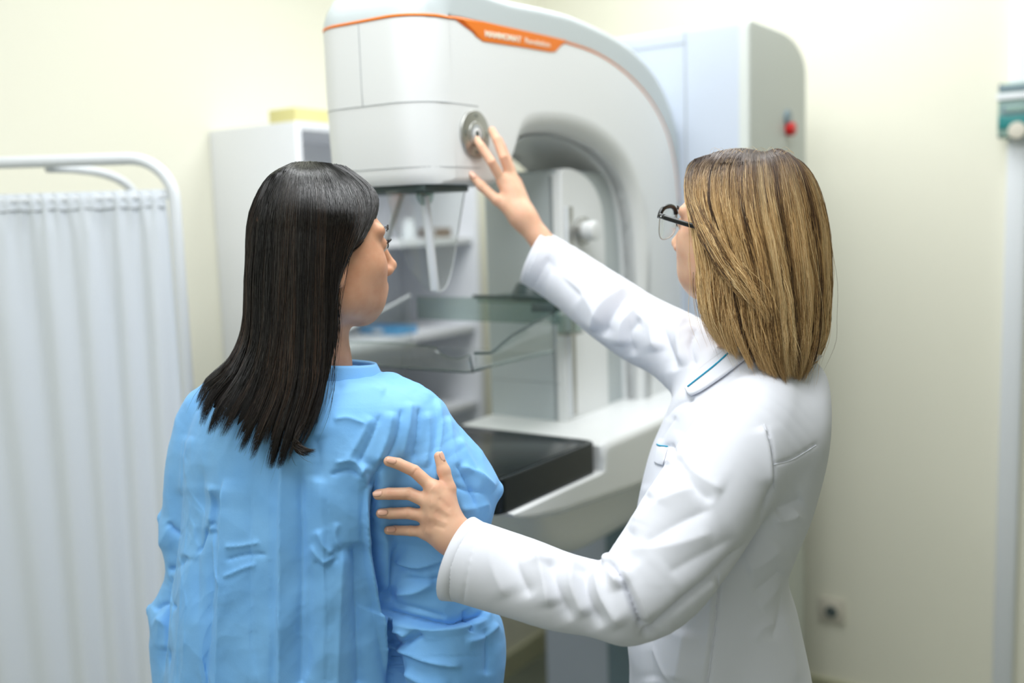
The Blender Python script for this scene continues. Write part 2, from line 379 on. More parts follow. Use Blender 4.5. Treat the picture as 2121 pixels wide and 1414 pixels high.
# vertical seam on front face
yv = onX(746, 120, 0)[1]
tubeo('panel_seam', [(xf(z)-.0002 + plan(yv), yv, z) for z in np.linspace(zA, z0-.002, 8)], .0007, 'seam', carm, n=6)
# collimator slot and bracket under the head
boxo('collimator_plate', (.03, .03, zb-.012), (.16, HW-.03, zb+.002), 'dark', machine, .003)
# control dial
dc = onY(982, 278)
dial = empty('control_dial'); dial.parent = machine; dial.location = (dc[0], -.001, dc[2])
bm = bmesh.new(); cyl(bm, (0, .004, 0), (0, -.004, 0), .0425, n=64, bev=.002); dbase = link('dial_base', bm2me(bm), 'metal', dial, ang=40)
bm = bmesh.new(); cyl(bm, (0, -.003, 0), (0, -.0055, 0), .022, n=48, bev=.001); link('dial_ring', bm2me(bm), 'chrome', dial, ang=40)
for rr_, mm, yy in ((.0165, 'seam', -.0058), (.0105, 'shell', -.0064), (.0060, 'dark', -.0068)):
    bm = bmesh.new(); cyl(bm, (0, -.004, 0), (0, yy, 0), rr_, n=40, bev=.0004); link('dial_button', bm2me(bm), mm, dial, ang=40)
for a in (90, 180, 0, 270):
    ca, sa = math.cos(math.radians(a)), math.sin(math.radians(a))
    tubeo('dial_mark', [(ca*.030-sa*.005, -.0042, sa*.030+ca*.005), (ca*.034, -.0042, sa*.034), (ca*.030+sa*.005, -.0042, sa*.030-ca*.005)], .0008, 'dark', dial, n=6)
# ---- inner column with compression drive
YC = .05
xc0 = onY(1163, 600, YC)[0]; yc1 = onX(1006, 600, xc0)[1]
ztop = onY(1163, 350, YC)[2]; ZT = 1.135
boxo('drive_column', (xc0, YC+.004, ZT-.02), (xi+.06, yc1, ztop), 'grey', machine, .012, 3)
cs = [Y2(1163, 349, YC), Y2(1185, 351, YC), Y2(1210, 366, YC), Y2(1230, 392, YC), Y2(1243, 430, YC), Y2(1249, 490, YC)]
cs = [(xc0, ZT-.02), (xc0, ztop-.01)] + [tuple(p) for p in catmull(cs, 20)] + [(cs[-1][0]+.004, ZT-.02)]
soft('side_panel', cs, .004, YC-.006, YC+.03, 'shell', machine)
xs_ = onY(1174, 650, YC)[0]; xs2 = onY(1185, 650, YC)[0]
boxo('slot', (xs_, YC-.008, onY(1175, 862, YC)[2]), (xs2, YC+.01, onY(1175, 428, YC)[2]), 'metal', machine)
boxo('slot_rail', (xs_-.008, YC-.011, onY(1175, 862, YC)[2]), (xs_, YC+.01, onY(1175, 428, YC)[2]), 'tube', machine, .001)
boxo('panel_seam', (xc0-.0006, YC+.01, onX(1090, 790, xc0)[2]), (xc0+.002, yc1-.01, onX(1090, 790, xc0)[2]+.0012), 'seam', machine)
kc = onY(1203, 478, YC-.006)
kn = empty('height_knob'); kn.parent = machine; kn.location = (kc[0], YC-.006, kc[2])
bm = bmesh.new(); cyl(bm, (0, .004, 0), (0, -.012, 0), .030, n=40, bev=.002); link('knob_base', bm2me(bm), 'metal', kn, ang=40)
bm = bmesh.new(); cyl(bm, (0, -.008, 0), (0, -.040, 0), .021, n=40, bev=.004); link('knob_grip', bm2me(bm), 'shell', kn, ang=40)
# ---- compression paddle (clear tray with raised walls)
px0 = onY(985, 770, -.01)[0]; zp = onY(985, 772, -.01)[2]; px1 = onY(1150, 690, -.01)[0]
yp0, yp1 = -.01, .37
def wall3(name, pts, th, m, parent):     # thin solid from quad grid
    me = pym(*pts); o = link(name, me, m, parent, ang=30)
    so = o.modifiers.new('s', 'SOLIDIFY'); so.thickness = th; so.offset = 0
    return o
paddle = empty('compression_paddle'); paddle.parent = machine
# cross profile across y (floor with curved sides) swept along x, rim height grows to the back
def rim(x): return np.interp(x, [px0, px0+.05, px0+.12, px1], [.036, .030, .055, .085])
def rimf(x): return np.interp(x, [px0, px0+.05, px1], [.036, .050, .112])
V = []; Fc = []; nx = 24
xs = np.linspace(px0, px1, nx)
prof = []
for i, x in enumerate(xs):
    h = rim(x); R = .018
    ring = [(yp0, h)]
    for a in np.linspace(0, math.pi/2, 6): ring.append((yp0+R*(1-math.cos(a)), R*(1-math.sin(a))))
    for a in np.linspace(math.pi/2, 0, 6): ring.append((yp1-R*(1-math.cos(a)), R*(1-math.sin(a))))
    ring.append((yp1, rimf(x)))
    V += [(x, y, zp+z) for y, z in ring]
k = 14
for i in range(nx-1):
    for j in range(k-1): Fc.append((i*k+j, (i+1)*k+j, (i+1)*k+j+1, i*k+j+1))
wall3('paddle_floor', (V, Fc), .003, 'clear', paddle)
# front lip with wavy top
V = []; n = 40
for i in range(n):
    y = yp0+(yp1-yp0)*i/(n-1); h = .036+.012*math.sin(math.pi*i/(n-1))**.6
    if y < .06: h = .036-.010*math.sin(math.pi*(y-yp0)/.07)
    V += [(px0-.002, y, zp+.0), (px0-.010, y, zp+.012), (px0-.016, y, zp+h)]
Fc = [(3*i+j, 3*i+3+j, 3*i+4+j, 3*i+1+j) for i in range(n-1) for j in (0, 1)]
wall3('front_lip', (V, Fc), .003, 'clear', paddle)
tubeo('rim_bead', [(px0-.016, yp0+(yp1-yp0)*i/(n-1), V[3*i+2][2]) for i in range(n)], .0013, 'smoky', paddle, n=8)
tubeo('rim_bead', [(x, yp0, zp+rim(x)) for x in xs], .0028, 'dark', paddle, n=8)
tubeo('rim_bead', [(x, yp1, zp+rimf(x)) for x in xs], .0042, 'tube', paddle, n=8)
tubeo('bottom_bead', [(px0-.003, yp1-.02, zp)]+[(px0-.003, yp0+.02, zp), (px0+.003, yp0+.006, zp+.002), (px0+.02, yp0, zp+.004), (px0+.05, yp0, zp+.006)], .0016, 'dark', paddle, n=8)
tubeo('bottom_bead', [(x, yp0+.001, zp+.005) for x in xs], .0016, 'smoky', paddle, n=8)
tubeo('corner_bead', [(px0-.016, yp0, zp+.036), (px0-.010, yp0, zp+.012), (px0-.003, yp0+.004, zp+.002)], .0016, 'dark', paddle, n=8)
zr = zp+rim(px1)+.030
boxo('paddle_holder', (px1-.004, yp0-.01, zr-.055), (px1+.006, yp1-.02, zr-.004), 'smoky', paddle, .003)
boxo('paddle_bracket', (px1+.006, .03, zr-.016), (xc0+.01, .19, zr-.004), 'smoky', paddle, .003)
boxo('bracket_bar', (px1+.004, .0, zr-.006), (px1+.016, .20, zr+.001), 'dark', paddle, .002)
bm = bmesh.new(); cyl(bm, (px1+.05, .085, zr-.010), (px1+.05, .085, zr+.026), .042, .024, n=32, bev=.004); link('lock_knob', bm2me(bm), 'dark', paddle, ang=40)
cc = onY(1172, 672, YC-.01)
boxo('slide_clamp', (cc[0]-.028, YC-.035, cc[2]-.018), (cc[0]+.028, YC-.004, cc[2]+.022), 'smoky', paddle, .003)
boxo('clamp_foot', (cc[0]-.030, YC-.037, cc[2]-.021), (cc[0]+.030, YC-.006, cc[2]-.016), 'metal', paddle, .001)
boxo('clamp_tongue', (px1-.01, yp0-.004, zr-.03), (cc[0]-.02, YC-.01, zr-.012), 'dark', paddle, .002)
# ---- clear face shield with white rod under the head
fs = empty('face_shield'); fs.parent = machine
ra = onY(880, 405, .06); rb = onY(901, 602, .06)
bm = bmesh.new(); cyl(bm, ra, rb, .0075, .0085, n=16, bev=.002); link('support_rod', bm2me(bm), 'tube', fs, ang=40)
bm = bmesh.new(); cyl(bm, ra+np.array([0, -.004, .004]), ra+np.array([0, .004, .004]), .022, n=32, bev=.002)
cyl(bm, (ra[0], .06, ra[2]), (ra[0], .06, zb), .014, n=20); link('rod_mount', bm2me(bm), 'smoky', fs, ang=40)
so = [onY(*p, .07) for p in ((800, 396), (962, 396), (950, 470), (935, 560), (920, 598), (900, 604), (880, 598), (850, 560), (815, 470))]
so = [(p[0], p[2]) for p in so]
soft('shield_panel', so, .0008, .068, .071, 'clear', fs, n=3)
ed = catmull([(p[0], .0695, p[1]) for p in so[1:6]], 20)
tubeo('shield_edge', ed, .0014, 'tube', fs, n=6)
ra2 = onY(838, 405, .2); rb2 = onY(800, 500, .2)
bm = bmesh.new(); cyl(bm, (ra2[0], .2, zb), rb2, .006, n=12); link('support_rod', bm2me(bm), 'tube', fs, ang=40)
# ---- detector tray
c0 = onZ(1240, 912, ZT); cA = onZ(1030, 1030, ZT); cB = onZ(950, 877, ZT)
print('TRAY', c0, cA, cB, 'zb', zb, 'xi', xi, 'xb', xb, 'col', xc0, yc1, ztop, 'paddle', px0, px1, zp)
tx1, ty0 = c0[0], c0[1]; tx0 = .02; ty1 = ty0+.36; th = .062
bm = bmesh.new(); box(bm, (tx0, ty0, ZT-th), (tx1, ty1, ZT))
es = [e for e in bm.edges if abs(e.verts[0].co.z-e.verts[1].co.z) > .01]
bmesh.ops.bevel(bm, geom=es, offset=.030, segments=10, affect='EDGES', profile=.5)
tf = [f for f in bm.faces if f.normal.z > .9]
bmesh.ops.bevel(bm, geom=[e for f in tf for e in f.edges], offset=.004, segments=3, affect='EDGES', profile=.5)
tf = [f for f in bm.faces if f.normal.z > .9]; tf.sort(key=lambda f: -f.calc_area())
r = bmesh.ops.inset_region(bm, faces=[tf[0]], thickness=.012)
bmesh.ops.translate(bm, vec=(0, 0, -.004), verts=list(tf[0].verts))
tray = link('detector_tray', bm2me(bm), 'black', machine, ang=35)
boxo('tray_surface', (tx0+.018, ty0+.018, ZT-.006), (tx1-.04, ty1-.018, ZT-.0025), 'tray', tray, .001)
# housing under and behind the tray
hz = [(tx0+.03, ZT-th-.001), (tx0+.035, ZT-th-.010), (tx0+.10, ZT-th-.030), (tx0+.20, ZT-th-.050), (.50, ZT-th-.072), (xi, ZT-th-.085), (xb, ZT-th-.09), (xb, ZT+.01), (xi, ZT+.004), (tx1+.03, ZT-.002), (tx1+.003, ZT-.012), (tx1+.002, ZT-th)]
soft('detector_housing', hz, [.004,.004,.012]+[.02]*8+[.004], ty0-.012, ty1+.01, 'shell', machine, res=.02)
lw = [(.30, ZT-th-.03), (.31, ZT-.15), (.34, ZT-.22), (.40, ZT-.27), (.50, ZT-.30), (.62, ZT-.31), (xb, ZT-.31), (xb, ZT-.05), (.5, ZT-.05)]
lw = catmull(lw[:7], 30).tolist()+lw[7:]
soft('lower_arm', lw, .05, .02, HW-.02, 'shell', machine, res=.02)
# ---- tower
tx = xb-.015
ty = onX(1551, 200, tx)[1]; td = onY(1668, 400, ty)[0]-tx; ttop = onX(1551, 36, tx)[2]
print('TOWER', ty, td, ttop)
tw = 2*(.1325-ty)
side = [(0, 0), (0, ttop-.02), (.006, ttop-.004), (.02, ttop), (td*.55, ttop)]
for a in np.linspace(math.pi/2, 0, 12)[1:]: side.append((td*.55+td*.45*math.cos(a), ttop-.09+.09*math.sin(a)))
side += [(td, 0)]
side = [(tx+x, z) for x, z in side]
tow = soft('tower', side, .010, ty, ty+tw, 'tower', machine)
soft('tower_side_cover', [(x*.999+.0005, z*.9995) for x, z in side], .008, ty-.002, ty+.03, 'towerside', tow)
sy_ = onX(1421, 200, tx)[1]
boxo('panel_seam', (tx-.0012, sy_, 0.2), (tx+.002, sy_+.003, ttop-.012), 'seam', tow)
boxo('panel_seam', (tx-.0012, sy_, ttop-.04), (tx+.002, ty+tw-.02, ttop-.037), 'seam', tow)
boxo('rail_recess', (tx-.0016, .03, 0.05), (tx+.002, .235, ttop-.30), 'slate', tow)
boxo('arm_carriage', (xb-.03, .04, 1.0), (tx+.01, .225, ttop-.32), 'slate', machine, .01)
boxo('tower_base', (tx-.35, ty-.02, .0), (tx+td+.02, ty+tw+.02, .06), 'grey', machine, .015)
sp = onY(1630, 268, ty-.002)
bm = bmesh.new(); cyl(bm, (sp[0], ty+.002, sp[2]+.028), (sp[0], ty-.010, sp[2]+.028), .022, n=32, bev=.003)
st_ = link('stop_button_base', bm2me(bm), 'slate', tow, ang=40)
bm = bmesh.new(); cyl(bm, (sp[0], ty-.000, sp[2]), (sp[0], ty-.024, sp[2]), .017, n=32, bev=.005)
tag(link('stop_button', bm2me(bm), 'red', tow, ang=40), 'red push button')
# ------------------------------------------------------------------ cabinet
kx0 = onZ(610, 250, 1.845); kb = onZ(430, 290, 1.845)
print('CAB', kx0, kb, 'wall left', YL)
CX0, CY0 = kx0[0], kx0[1]; CY1 = YL-.002; CX1 = CX0+.78; CZ = 1.845
cab = empty('storage_cabinet', l2w(CX0, CY0, 0), RZ)
tag(cab, 'tall white open shelf cabinet standing against the cream wall behind the patient', 'cabinet')
cw, cd, t = CX1-CX0, CY1-CY0, .022
boxo('side_panel', (0, 0, 0), (t, cd, CZ), 'cab', cab, .002); boxo('side_panel', (cw-t, 0, 0), (cw, cd, CZ), 'cab', cab, .002)
boxo('top_panel', (t, 0, CZ-t), (cw-t, cd, CZ), 'cab', cab, .001); boxo('back_panel', (t, cd-.01, .05), (cw-t, cd, CZ-t), 'cab', cab)
shz = []
for py_ in (494, 690, 860):
    shz.append(onY(885, py_, CY0)[2])
shz += [1.845-.2, .45, .06] 
for z in (shz[0], shz[1], shz[2], .45, .06): boxo('shelf', (t, .01, z-.022), (cw-t, cd-.01, z), 'cab', cab, .001)
def shelfthing(name, m, px, z, dy, kind, size, label, cat):
    q = onY(px, 600, CY0+dy); c = l2w(q[0], CY0+dy, z); e = empty(name, c, RZ); tag(e, label, cat)
    if kind == 'jar':
        bm = bmesh.new(); cyl(bm, (0, 0, 0), (0, 0, size[1]), size[0], n=28, bev=.004); link('jar_body', bm2me(bm), m, e, ang=40)
        bm = bmesh.new(); cyl(bm, (0, 0, size[1]), (0, 0, size[1]+.015), size[0]*.8, n=28, bev=.003); link('lid', bm2me(bm), 'tube', e, ang=40)
    elif kind == 'tray':
        bm = bmesh.new(); box(bm, (-size[0]/2, -size[1]/2, 0), (size[0]/2, size[1]/2, size[2]), .004)
        f = max((f for f in bm.faces if f.normal.z > .9), key=lambda f: f.calc_area()); bmesh.ops.inset_region(bm, faces=[f], thickness=.006)
        bmesh.ops.translate(bm, vec=(0, 0, -size[2]*.8), verts=list(f.verts)); link('tray_body', bm2me(bm), m, e, ang=40)
        boxo('tray_label', (-size[0]*.53, -.02, size[2]*.3), (-size[0]*.5+.001, .02, size[2]*.8), 'tube', e)
    return e
shelfthing('jar', 'tube', 850, shz[0], .10, 'jar', (.022, .045), 'small white jar with lid on the upper cabinet shelf', 'jar')
shelfthing('storage_bin', 'brown', 905, shz[0], .10, 'tray', (.05, .10, .03), 'small brown tray on the upper cabinet shelf behind the white rod', 'tray')
shelfthing('storage_bin', 'bluep', 800, shz[1]+.001, .12, 'tray', (.09, .16, .022), 'blue tray on the middle cabinet shelf beside the patient\'s chin', 'tray')
bxo = boxo('carton', (0, 0, 0), (.14, .10, .038), 'yellow', None, .003); q = onZ(648, 246, CZ); bxo.location = l2w(q[0]+.02, CY0+.02, CZ); bxo.rotation_euler = (0, 0, RZ)
tag(bxo, 'pale yellow box lying on top of the white cabinet', 'box')
slab('wall_niche', (CX1+.012, CY0+.015, 0), (XB, YL, ZC), 'wall')
slab('baseboard_niche', (CX1+.012, CY0+.003, 0), (XB-.012, CY0+.015, .08), 'base')
# ------------------------------------------------------------------ folding screen
YS = 2.12
def SP(px, py, Y=YS): return P(px, py, Y)
scr = empty('folding_screen', (P(200, 600, YS)[0], YS, 0)); tag(scr, 'white tubular folding privacy screen with gathered white curtain, standing left of the patient', 'screen')
off = np.array([scr.location.x, scr.location.y, 0])
pz = SP(290, 328)[2]; xr = SP(362, 420)[0]; xl = xr-1.25
pts = [(xl, YS, 0.03), (xl, YS, pz-.1)]+[(xl+.09*(1-math.cos(a)), YS, pz-.09+.09*math.sin(a)) for a in np.linspace(0, math.pi/2, 8)]
pts += [(xr-.09*(1-math.cos(a)), YS, pz-.09+.09*math.sin(a)) for a in np.linspace(math.pi/2, 0, 10)]+[(xr, YS, pz-.12), (xr, YS, .03)]
tubeo('frame_tube', np.array(pts)-off, .0125, 'tube', scr, n=14)
zr_ = SP(180, 411)[2]
tubeo('curtain_rod', np.array([(xl, YS, zr_), (xr, YS, zr_)])-off, .006, 'tube', scr, n=10)
x2 = SP(282, 400, YS+.25)[0]
pts = [(x2-.10, YS+.02, pz-.012)]+[(x2-.07+.07*math.sin(a), YS+.02+.23*math.sin(a)**.5 if a > 0 else YS+.02, pz-.012-.07*(1-math.cos(a))) for a in np.linspace(0.05, math.pi/2, 8)]+[(x2, YS+.25, pz-.2), (x2, YS+.25, .03)]
tubeo('hinged_post', np.array(pts)-off, .010, 'tube', scr, n=12)
for x in (xl, xr):
    tubeo('foot_tube', np.array([(x, YS-.2, .02), (x, YS+.2, .02)])-off, .012, 'tube', scr)
# gathered curtain
nx, nz = 420, 60; Vv = []; 
for j in range(nz):
    v = j/(nz-1); z = zr_+.014-(zr_-.35)*v
    for i in range(nx):
        u = i/(nx-1); x = xl+.015+(xr-xl-.03)*u
        g = math.exp(-v*14)
        amp = .003+.0055*min(1, v*5)
        y = amp*(math.sin(u*95+1.5*math.sin(u*13+v*1.2))+.5*math.sin(u*41+2+v)) + .003*g*math.sin(u*260)
        if v < .035: y = y*.4+.002*math.sin(u*300)
        Vv.append((x-off[0], YS+y*1.0-off[1]-.004, z))
Fc = [(j*nx+i, j*nx+i+1, (j+1)*nx+i+1, (j+1)*nx+i) for j in range(nz-1) for i in range(nx-1)]
cu = link('curtain', pym(Vv, Fc), 'curtain', scr); so = cu.modifiers.new('s', 'SOLIDIFY'); so.thickness = .0008
hem = [(x-off[0], YS-.006-off[1], zr_-.022+.0015*math.sin(x*90)) for x in np.linspace(xl+.02, xr-.02, 160)]
tubeo('curtain_hem', hem, .0016, 'seam', cu, n=6)
# ------------------------------------------------------------------ things on the back wall
q0 = onX(2083, 300, XB); q1 = onX(2112, 900, XB); qa = onX(2067, 1200, XB)
tr_y1 = onX(2090, 100, XB)[1]; 
tr_y1 = (onX(2089, 60, XB)[1]+onX(2068, 1300, XB)[1])/2; tr_y0 = tr_y1-.052
duct = empty('cable_duct', l2w(XB, tr_y1, 0), RZ); tag(duct, 'white vertical cable duct on the cream wall at the right edge', 'cable duct')
boxo('duct_body', (-.028, tr_y0-tr_y1, .1), (-.001, 0, 2.74), 'tube', duct, .003)
boxo('duct_cover', (-.031, tr_y0-tr_y1+.006, .1), (-.027, -.006, 2.74), 'tube', duct, .001)
mc = onX(2072, 175, XB-.03); md = onX(2074, 288, XB-.03)
met = empty('wall_meter', l2w(XB, mc[1], md[2]), RZ); tag(met, 'teal and grey wall mounted control box on the white duct', 'control box')
hz_ = mc[2]-md[2]; wy = .10
boxo('back_plate', (-.045, -wy, 0), (-.0315, 0, hz_), 'tealg', met, .003)
boxo('housing', (-.075, -wy+.002, hz_*.02), (-.045, -.002, hz_*.98), 'tealg', met, .006)
boxo('top_cover', (-.079, -wy+.003, hz_*.83), (-.074, -.003, hz_*.94), 'slate', met, .002)
boxo('white_band', (-.081, -wy-.001, hz_*.68), (-.044, .001, hz_*.80), 'tube', met, .002)
boxo('display', (-.078, -wy+.012, hz_*.42), (-.074, -.012, hz_*.60), 'slate', met, .001)
boxo('display_glass', (-.079, -wy+.018, hz_*.46), (-.077, -.020, hz_*.57), 'tealg', met, .001)
boxo('lower_panel', (-.079, -wy+.004, hz_*.16), (-.074, -.004, hz_*.40), 'teal', met, .002)
bm = bmesh.new(); cyl(bm, (-.074, -wy/2, hz_*.12), (-.081, -wy/2, hz_*.12), .022, n=24, bev=.002); link('dial', bm2me(bm), 'socket', met, ang=40)
for yy in (-.008, -wy+.008):
    for zz in (.03, .95):
        bm = bmesh.new(); cyl(bm, (-.074, yy, hz_*zz), (-.077, yy, hz_*zz), .004, n=12); link('screw', bm2me(bm), 'dark', met, ang=40)
sc_ = onX(1724, 1264, XB)
sok = empty('wall_socket', l2w(XB, sc_[1], sc_[2]), RZ); tag(sok, 'pale square wall socket low on the cream wall behind the doctor', 'socket')
boxo('socket_plate', (-.008, -.041, -.041), (0, .041, .041), 'socket', sok, .003)
bm = bmesh.new(); cyl(bm, (-.012, 0, 0), (-.001, 0, 0), .027, n=32, bev=.002); cyl(bm, (-.0125, 0, 0), (-.0115, 0, 0), .019, n=32); link('socket_rim', bm2me(bm), 'socket', sok, ang=40)
bm = bmesh.new(); cyl(bm, (-.0135, 0, 0), (-.012, 0, 0), .0185, n=32); 
wl_ = link('socket_well', bm2me(bm), 'dark', sok, ang=40)
for yy in (-.009, .009):
    bm = bmesh.new(); cyl(bm, (-.0136, yy, 0), (-.0142, yy, 0), .003, n=12); link('pin_hole', bm2me(bm), 'seam', wl_, ang=40)
# ------------------------------------------------------------------ SDF toolkit
def nrm(v): v = np.asarray(v, float); return v/np.linalg.norm(v)
class Grid:
    def __init__(s, lo, hi, h):
        s.lo = np.asarray(lo, float); s.h = h; s.n = np.ceil((np.asarray(hi)-s.lo)/h).astype(int)+1
        s.D = np.full(tuple(s.n), 1.0, np.float32)
        s.ax = [(s.lo[i]+h*np.arange(s.n[i])).astype(np.float32) for i in range(3)]
    def sub(s, lo, hi):
        a = np.clip(np.floor((np.asarray(lo)-s.lo)/s.h).astype(int), 0, s.n-1); b = np.clip(np.ceil((np.asarray(hi)-s.lo)/s.h).astype(int)+1, 1, s.n)
        sl = tuple(slice(int(a[i]), int(b[i])) for i in range(3))
        X = s.ax[0][sl[0]][:, None, None]; Y = s.ax[1][sl[1]][None, :, None]; Z = s.ax[2][sl[2]][None, None, :]
        return sl, X, Y, Z
    def blend(s, sl, d, k, op='u'):
        A = s.D[sl]
        if op == 's': A = -A
        if k > 0:
            hh = np.maximum(k-np.abs(A-d), 0)/k; r = np.minimum(A, d)-hh*hh*k*.25
        else: r = np.minimum(A, d)
        s.D[sl] = (-r if op == 's' else r).astype(np.float32)
    def ell(s, c, rad, R=None, k=.01, op='u'):
        c = np.asarray(c, float); m = max(rad)+k+.012; sl, X, Y, Z = s.sub(c-m, c+m)
        if 0 in s.D[sl].shape: return
        R = np.eye(3) if R is None else np.asarray(R)      # rows = axes
        x, y, z = X-c[0], Y-c[1], Z-c[2]; q = [R[i][0]*x+R[i][1]*y+R[i][2]*z for i in range(3)]
        k0 = np.sqrt(sum((q[i]/rad[i])**2 for i in range(3)))+1e-6; k1 = np.sqrt(sum((q[i]/rad[i]**2)**2 for i in range(3)))+1e-6
        s.blend(sl, k0*(k0-1)/k1, k, op)
    @staticmethod
    def cone_d(X, Y, Z, a, b, ra, rb, flat=None):
        d = b-a; L2 = float(d@d)+1e-12; x, y, z = X-a[0], Y-a[1], Z-a[2]
        t = np.clip((x*d[0]+y*d[1]+z*d[2])/L2, 0, 1)
        qx, qy, qz = x-t*d[0], y-t*d[1], z-t*d[2]
        if flat is not None:             # (axis, factor): thinner across axis
            n, f = flat; c = (qx*n[0]+qy*n[1]+qz*n[2])*(1/f-1); qx, qy, qz = qx+c*n[0], qy+c*n[1], qz+c*n[2]
        return np.sqrt(qx*qx+qy*qy+qz*qz)-(ra+(rb-ra)*t)
    def cone(s, a, b, ra, rb=None, k=.01, op='u', flat=None):
        a = np.asarray(a, float); b = np.asarray(b, float); rb = ra if rb is None else rb; m = max(ra, rb)+k+.012
        sl, X, Y, Z = s.sub(np.minimum(a, b)-m, np.maximum(a, b)+m)
        if 0 in s.D[sl].shape: return
        s.blend(sl, s.cone_d(X, Y, Z, a, b, ra, rb, flat), k, op)
    def chain(s, pts, rad, k=.015, n=18, planes=(), hollow=None, flat=None):
        C = catmull(np.c_[pts, rad], n); m = max(rad)+k+.015
        sl, X, Y, Z = s.sub(C[:, :3].min(0)-m, C[:, :3].max(0)+m)
        if 0 in s.D[sl].shape: return
        D = np.full(s.D[sl].shape, 1.0, np.float32)
        for i in range(n-1):
            D = np.minimum(D, s.cone_d(X, Y, Z, C[i, :3], C[i+1, :3], C[i, 3], C[i+1, 3], flat))
        for p, nn in planes:             # keep the side the normal points away from
            D = np.maximum(D, (X-p[0])*nn[0]+(Y-p[1])*nn[1]+(Z-p[2])*nn[2])
        if hollow:
            a, b, r = hollow; D = np.maximum(D, -s.cone_d(X, Y, Z, np.asarray(a), np.asarray(b), r, r, flat))
        s.blend(sl, D, k)
    def loft(s, z, cx, cy, a, b, shear, p=2.3, k=.02):
        """vertical loft, arrays over height z (ascending)"""
        zz = s.ax[2]; m = (zz >= z[0]) & (zz <= z[-1]); idx = np.where(m)[0]
        for i in idx:
            f = lambda arr: np.interp(zz[i], z, arr)
            x = s.ax[0][:, None]-f(cx); y = s.ax[1][None, :]-f(cy)-f(shear)*x
            A, B = f(a), f(b); q = ((np.abs(x)/A)**p+(np.abs(y)/B)**p)**(1/p)
            d = (q-1)*min(A, B)*np.where(q < 1, 1, 1.0)
            Dm = s.D[:, :, i]; hh = np.maximum(k-np.abs(Dm-d), 0)/k; s.D[:, :, i] = np.minimum(Dm, d)-hh*hh*k*.25
    def mesh(s, smooth=2):
        D = s.D; S = D < 0; n = s.n
        c = np.zeros(tuple(n-1), np.uint8)
        for dx in (0, 1):
            for dy in (0, 1):
                for dz in (0, 1): c += S[dx:n[0]-1+dx, dy:n[1]-1+dy, dz:n[2]-1+dz]
        act = (c > 0) & (c < 8); I = np.argwhere(act); ID = np.full(act.shape, -1, np.int64); ID[act] = np.arange(len(I))
        P_ = np.zeros((len(I), 3)); cnt = np.zeros(len(I))
        off = [(x, y, z) for x in (0, 1) for y in (0, 1) for z in (0, 1)]
        for a in off:
            for ax in range(3):
                if a[ax] == 0:
                    b = list(a); b[ax] = 1; ia = I+a; ib = I+b
                    da = D[ia[:, 0], ia[:, 1], ia[:, 2]]; db = D[ib[:, 0], ib[:, 1], ib[:, 2]]
                    m = (da < 0) != (db < 0); t = np.where(m, da/(da-db+1e-12), 0)
                    q = np.array(a, float)+np.zeros((len(I), 3)); q[:, ax] = t
                    P_[m] += q[m]; cnt[m] += 1
        V = s.lo+(I+P_/cnt[:, None])*s.h
        Q = []
        for ax in range(3):
            u, v = (ax+1) % 3, (ax+2) % 3
            a = [slice(1, -1)]*3; a[ax] = slice(0, n[ax]-1); b = list(a); b[ax] = slice(1, n[ax])
            # edges with both neighbours available
            sa = [slice(1, n[i]-1) for i in range(3)]; sa[ax] = slice(0, n[ax]-1); sb = list(sa); sb[ax] = slice(1, n[ax])
            A = S[tuple(sa)]; B = S[tuple(sb)]; e = np.argwhere(A != B)
            if not len(e): continue
            inside = A[e[:, 0], e[:, 1], e[:, 2]]
            e = e+np.array([0 if i == ax else 1 for i in range(3)])
            def cid(du, dv):
                q = e.copy(); q[:, u] -= du; q[:, v] -= dv; return ID[q[:, 0], q[:, 1], q[:, 2]]
            f = np.stack([cid(1, 1), cid(0, 1), cid(0, 0), cid(1, 0)], 1)
            f[~inside] = f[~inside][:, ::-1]; Q.append(f)
        Q = np.concatenate(Q); Q = Q[(Q >= 0).all(1)]
        V = lap(V, Q, smooth); return V, Q
def lap(V, Q, it, lam=.5, mask=None):
    E = np.concatenate([Q[:, [0, 1]], Q[:, [1, 2]], Q[:, [2, 3]], Q[:, [3, 0]]]); deg = np.bincount(E[:, 0], minlength=len(V))+np.bincount(E[:, 1], minlength=len(V))
    for _ in range(it):
        for l in (lam, -lam*1.04):
            A = np.stack([np.bincount(E[:, 0], V[E[:, 1], i], len(V))+np.bincount(E[:, 1], V[E[:, 0], i], len(V)) for i in range(3)], 1)/np.maximum(deg, 1)[:, None]-V
            V = V+l*A*(1 if mask is None else mask[:, None])
    return V
def vnorm(V, Q):
    n = np.cross(V[Q[:, 2]]-V[Q[:, 0]], V[Q[:, 3]]-V[Q[:, 1]]); N = np.zeros_like(V)
    for j in range(4):
        for i in range(3): N[:, i] += np.bincount(Q[:, j], n[:, i], len(V))
    return N/(np.linalg.norm(N, axis=1)[:, None]+1e-12)
LAT = RNG.random((32, 32, 32))
def vnoise(p):
    i = np.floor(p).astype(int); f = p-i; f = f*f*(3-2*f); r = 0
    for dx in (0, 1):
        for dy in (0, 1):
            for dz in (0, 1):
                w = (f[:, 0] if dx else 1-f[:, 0])*(f[:, 1] if dy else 1-f[:, 1])*(f[:, 2] if dz else 1-f[:, 2])
                r = r+w*LAT[(i[:, 0]+dx) % 32, (i[:, 1]+dy) % 32, (i[:, 2]+dz) % 32]
    return r
def ridged(p, pw=1.0): return (1-np.abs(2*vnoise(p)-1))**pw
CEL = RNG.random((16, 16, 16, 3))
